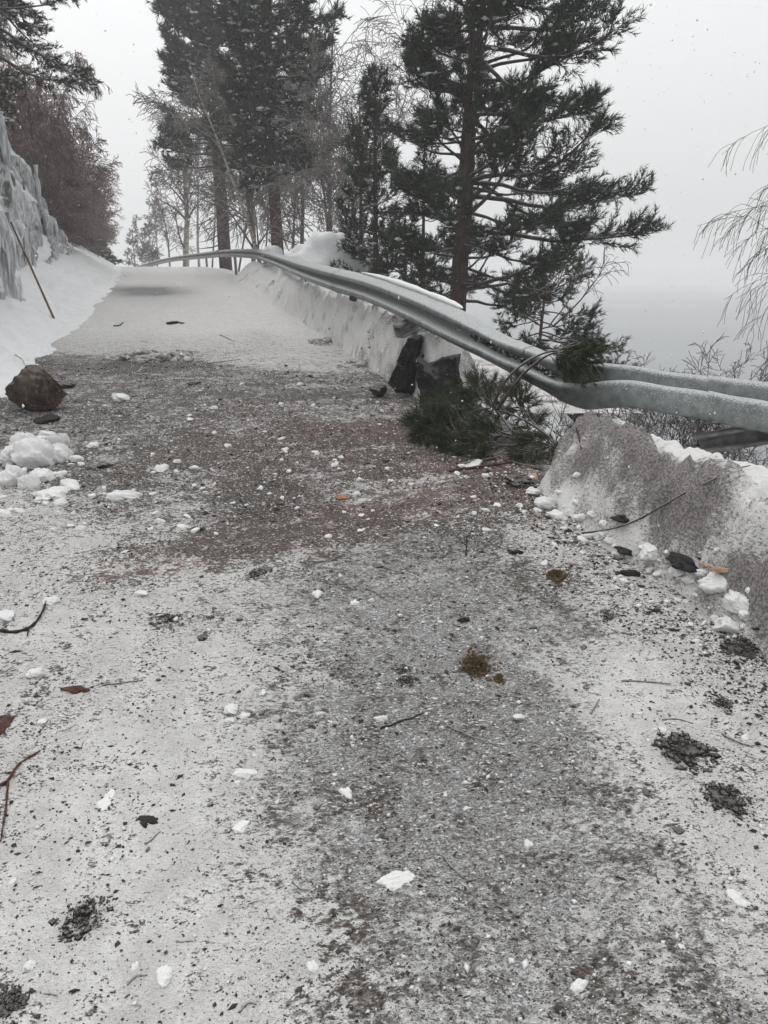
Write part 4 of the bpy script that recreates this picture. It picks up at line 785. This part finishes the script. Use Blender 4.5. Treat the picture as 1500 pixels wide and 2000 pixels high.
def lump_shape(b, sx, sy, hz_, seed):
    r = np.random.default_rng(seed+9); V = noise_lump(r, 26, 1, .5, 2); V /= np.abs(V).reshape(-1, 3).max(0); f = fbm(V[..., 0]*6+20, V[..., 1]*6+V[..., 2]*5, 4, seed); f[:, -1] = f[:, 0]; f[0] = f[0].mean(); f[-1] = f[-1].mean()
    return V*(1+.6*f)[..., None]*np.array([sx, sy, hz_])+b
def heap(name, px, py, wpx, hpx, label, cat, mat, seed):
    r = np.random.default_rng(seed); b = hit(px, py); v = b-np.array([0, 0, EYE]); dist = np.linalg.norm(v); k = dist/FPX; gr = max(-v[2]/dist, .2)
    sx = wpx*k/2; sy = min(hpx*k/2/gr, 1.3*sx); n = int(150+wpx*2); ph = r.uniform(0, 6.28, n); q = r.random(n)**.8*1.25*(.35+1.0*vn(np.cos(ph)*1.6+9, np.sin(ph)*1.6+9, seed)); X = b[0]+np.cos(ph)*q*sx; Y = b[1]+np.sin(ph)*q*sy
    hh = .28*sx*(1-np.minimum(q, 1))**.8*(.6+.9*vn(X/sx*3, Y/sx*3, seed)); mb = MB(); mb.blobs(np.stack([X, Y, H(X, Y)+hh*r.random(n)], -1), (sx*(.014+.03*r.random(n)+.16*r.random(n)**9)+.001), r, .75)
    mb.grid(lump_shape(b, sx*.75, sy*.75, .26*sx, seed))
    if mat == 'moss':
        P = np.stack([X, Y, H(X, Y)+hh], -1); D = r.normal(size=(n, 3))+np.array([0, 0, .6]); k_ = q < .75; mb.needles(P[k_], D[k_], np.full(k_.sum(), .01), 5, sx*.22, .0026, .9, r)
    return tag(mb.build(name, M[mat], loc=b), label, cat)
for i, (px, py, w_, h_, mt, lab) in enumerate(DK):
    if mt in ('earth', 'moss', 'dirtysnow') or (mt == 'clod' and w_ >= 32):
        nm = {'clod': 'soil_clod', 'moss': 'moss_clump', 'earth': 'earth_heap', 'dirtysnow': 'debris_ridge'}[mt]; heap(nm, px, py, w_, h_, lab, nm.replace('_', ' '), mt, 500+i); continue
    nm = {'clod': 'soil_clod', 'moss': 'moss_clump', 'earth': 'earth_heap', 'feather': 'bark_piece', 'bark': 'bark_piece', 'leaf': 'dead_leaf', 'orange': 'wood_chip', 'wood': 'wood_chip'}[mt]
    lump(nm, px, py, w_, h_, lab, nm.replace('_', ' '), mt, 500+i, {'feather': .28, 'bark': .22, 'leaf': .12, 'earth': .25}.get(mt, .5), .5 if mt != 'leaf' else .2, 3 if mt != 'leaf' else 0, n=16, sink=.55 if mt == 'earth' else .3)
lump('wood_splinter', 1420, 1112, 68, 15, 'raw split wood splinter lying on the snow by the near bank', 'wood splinter', 'wood', 590, .16, .35, 4, n=22)

# ------------------------------------------------------------------ grit: beyond counting
def grit():
    r = np.random.default_rng(900); N = 150000; py = 700+1310*r.random(N)**.9; px = r.uniform(-60, 1560, N)
    a = (px-750)/FPX; b = (1000-py)/FPX; ry = math.cos(PITCH)+b*math.sin(PITCH); rz = -math.sin(PITCH)+b*math.cos(PITCH)
    Y = EYE/(-(rz/ry)+.053); X = a/ry*Y
    nb = fbm(X*2.6, Y*2.6, 4, 51); n2 = fbm(X*7, Y*7, 3, 53)
    D = debris(X, Y); near = 1-ss(3.6, 4.6, Y+.2*X)
    foot = np.exp(-((X-xr(Y)+.12)/.22)**2)*(1-ss(4.6, 5.6, Y))
    dens = np.clip(.03+near*np.clip(.16+1.1*n2, 0.02, 1)*ss(.6, 3.6, Y)+.55*foot*ss(1, 3, Y)*(.6+2*nb)+.62*D*(.8+nb)+.25*(ss(8, 9, Y)-ss(9.5, 12, Y))*(.5+nb*2), 0, 1)
    dens *= np.where(Y > 12, .25, 1)
    k = (r.random(N) < dens) & (X < xr(Y)+.2) & (X > xl(Y)-.3); X, Y = X[k], Y[k]
    s = r.gamma(1.6, .0010, len(X))+.0010; s *= (.55+.26*Y); s *= 1+.35*foot[k]; s = np.minimum(s, .024)
    P = np.stack([X, Y, road_z(X, Y)+s*.25], -1); m = r.random(len(X)) < .22
    mb = MB(); mb.blobs(P[~m], s[~m], r, .6); o = mb.build('grit', M['grit']); o['kind'] = 'stuff'; tag(o, 'dark grit and soil crumbs strewn over the snowy road', 'grit')
    mb = MB(); mb.blobs(P[m], s[m]*1.25, r, .6); o = mb.build('snow_crumbs', M['gsnow']); o['kind'] = 'stuff'; tag(o, 'loose white snow crumbs strewn over the road', 'snow crumbs')
    # falling snow
    N = 2600; d = 1.6+16*r.random(N)**.8; px = r.uniform(-100, 1600, N); py = r.uniform(-100, 1400, N)
    P = np.array([at(x, y, dd) for x, y, dd in zip(px, py, d)]); P = P[P[:, 2] > H(P[:, 0], P[:, 1])+.05]; dd = P[:, 1]
    mb = MB(); mb.blobs(P, r.uniform(.0018, .0042, len(P))*(.8+.09*dd), r, 1.5); o = mb.build('falling_snow', M['gsnow']); o['kind'] = 'stuff'; tag(o, 'snowflakes falling through the air', 'falling snow')
grit()

# ------------------------------------------------------------------ winter haze
hz = bpy.data.materials.new('winter_haze'); hz.use_nodes = True; t = hz.node_tree; t.nodes.clear()
pv = t.nodes.new('ShaderNodeVolumePrincipled'); pv.inputs['Color'].default_value = (.985, .99, .995, 1); pv.inputs['Density'].default_value = .0026; pv.inputs['Anisotropy'].default_value = .0
ou = t.nodes.new('ShaderNodeOutputMaterial'); t.links.new(pv.outputs[0], ou.inputs['Volume'])
x0, x1, y0, y1, z0, z1 = -715, 1115, -75, 1265, -10.5, 24
v = [(x, y, z) for z in (z0, z1) for y in (y0, y1) for x in (x0, x1)]
mb = MB(); mb.add(v, [[0, 2, 3, 1], [4, 5, 7, 6], [0, 1, 5, 4], [2, 6, 7, 3], [0, 4, 6, 2], [1, 3, 7, 5]]); o = mb.build('haze', hz); o['kind'] = 'stuff'
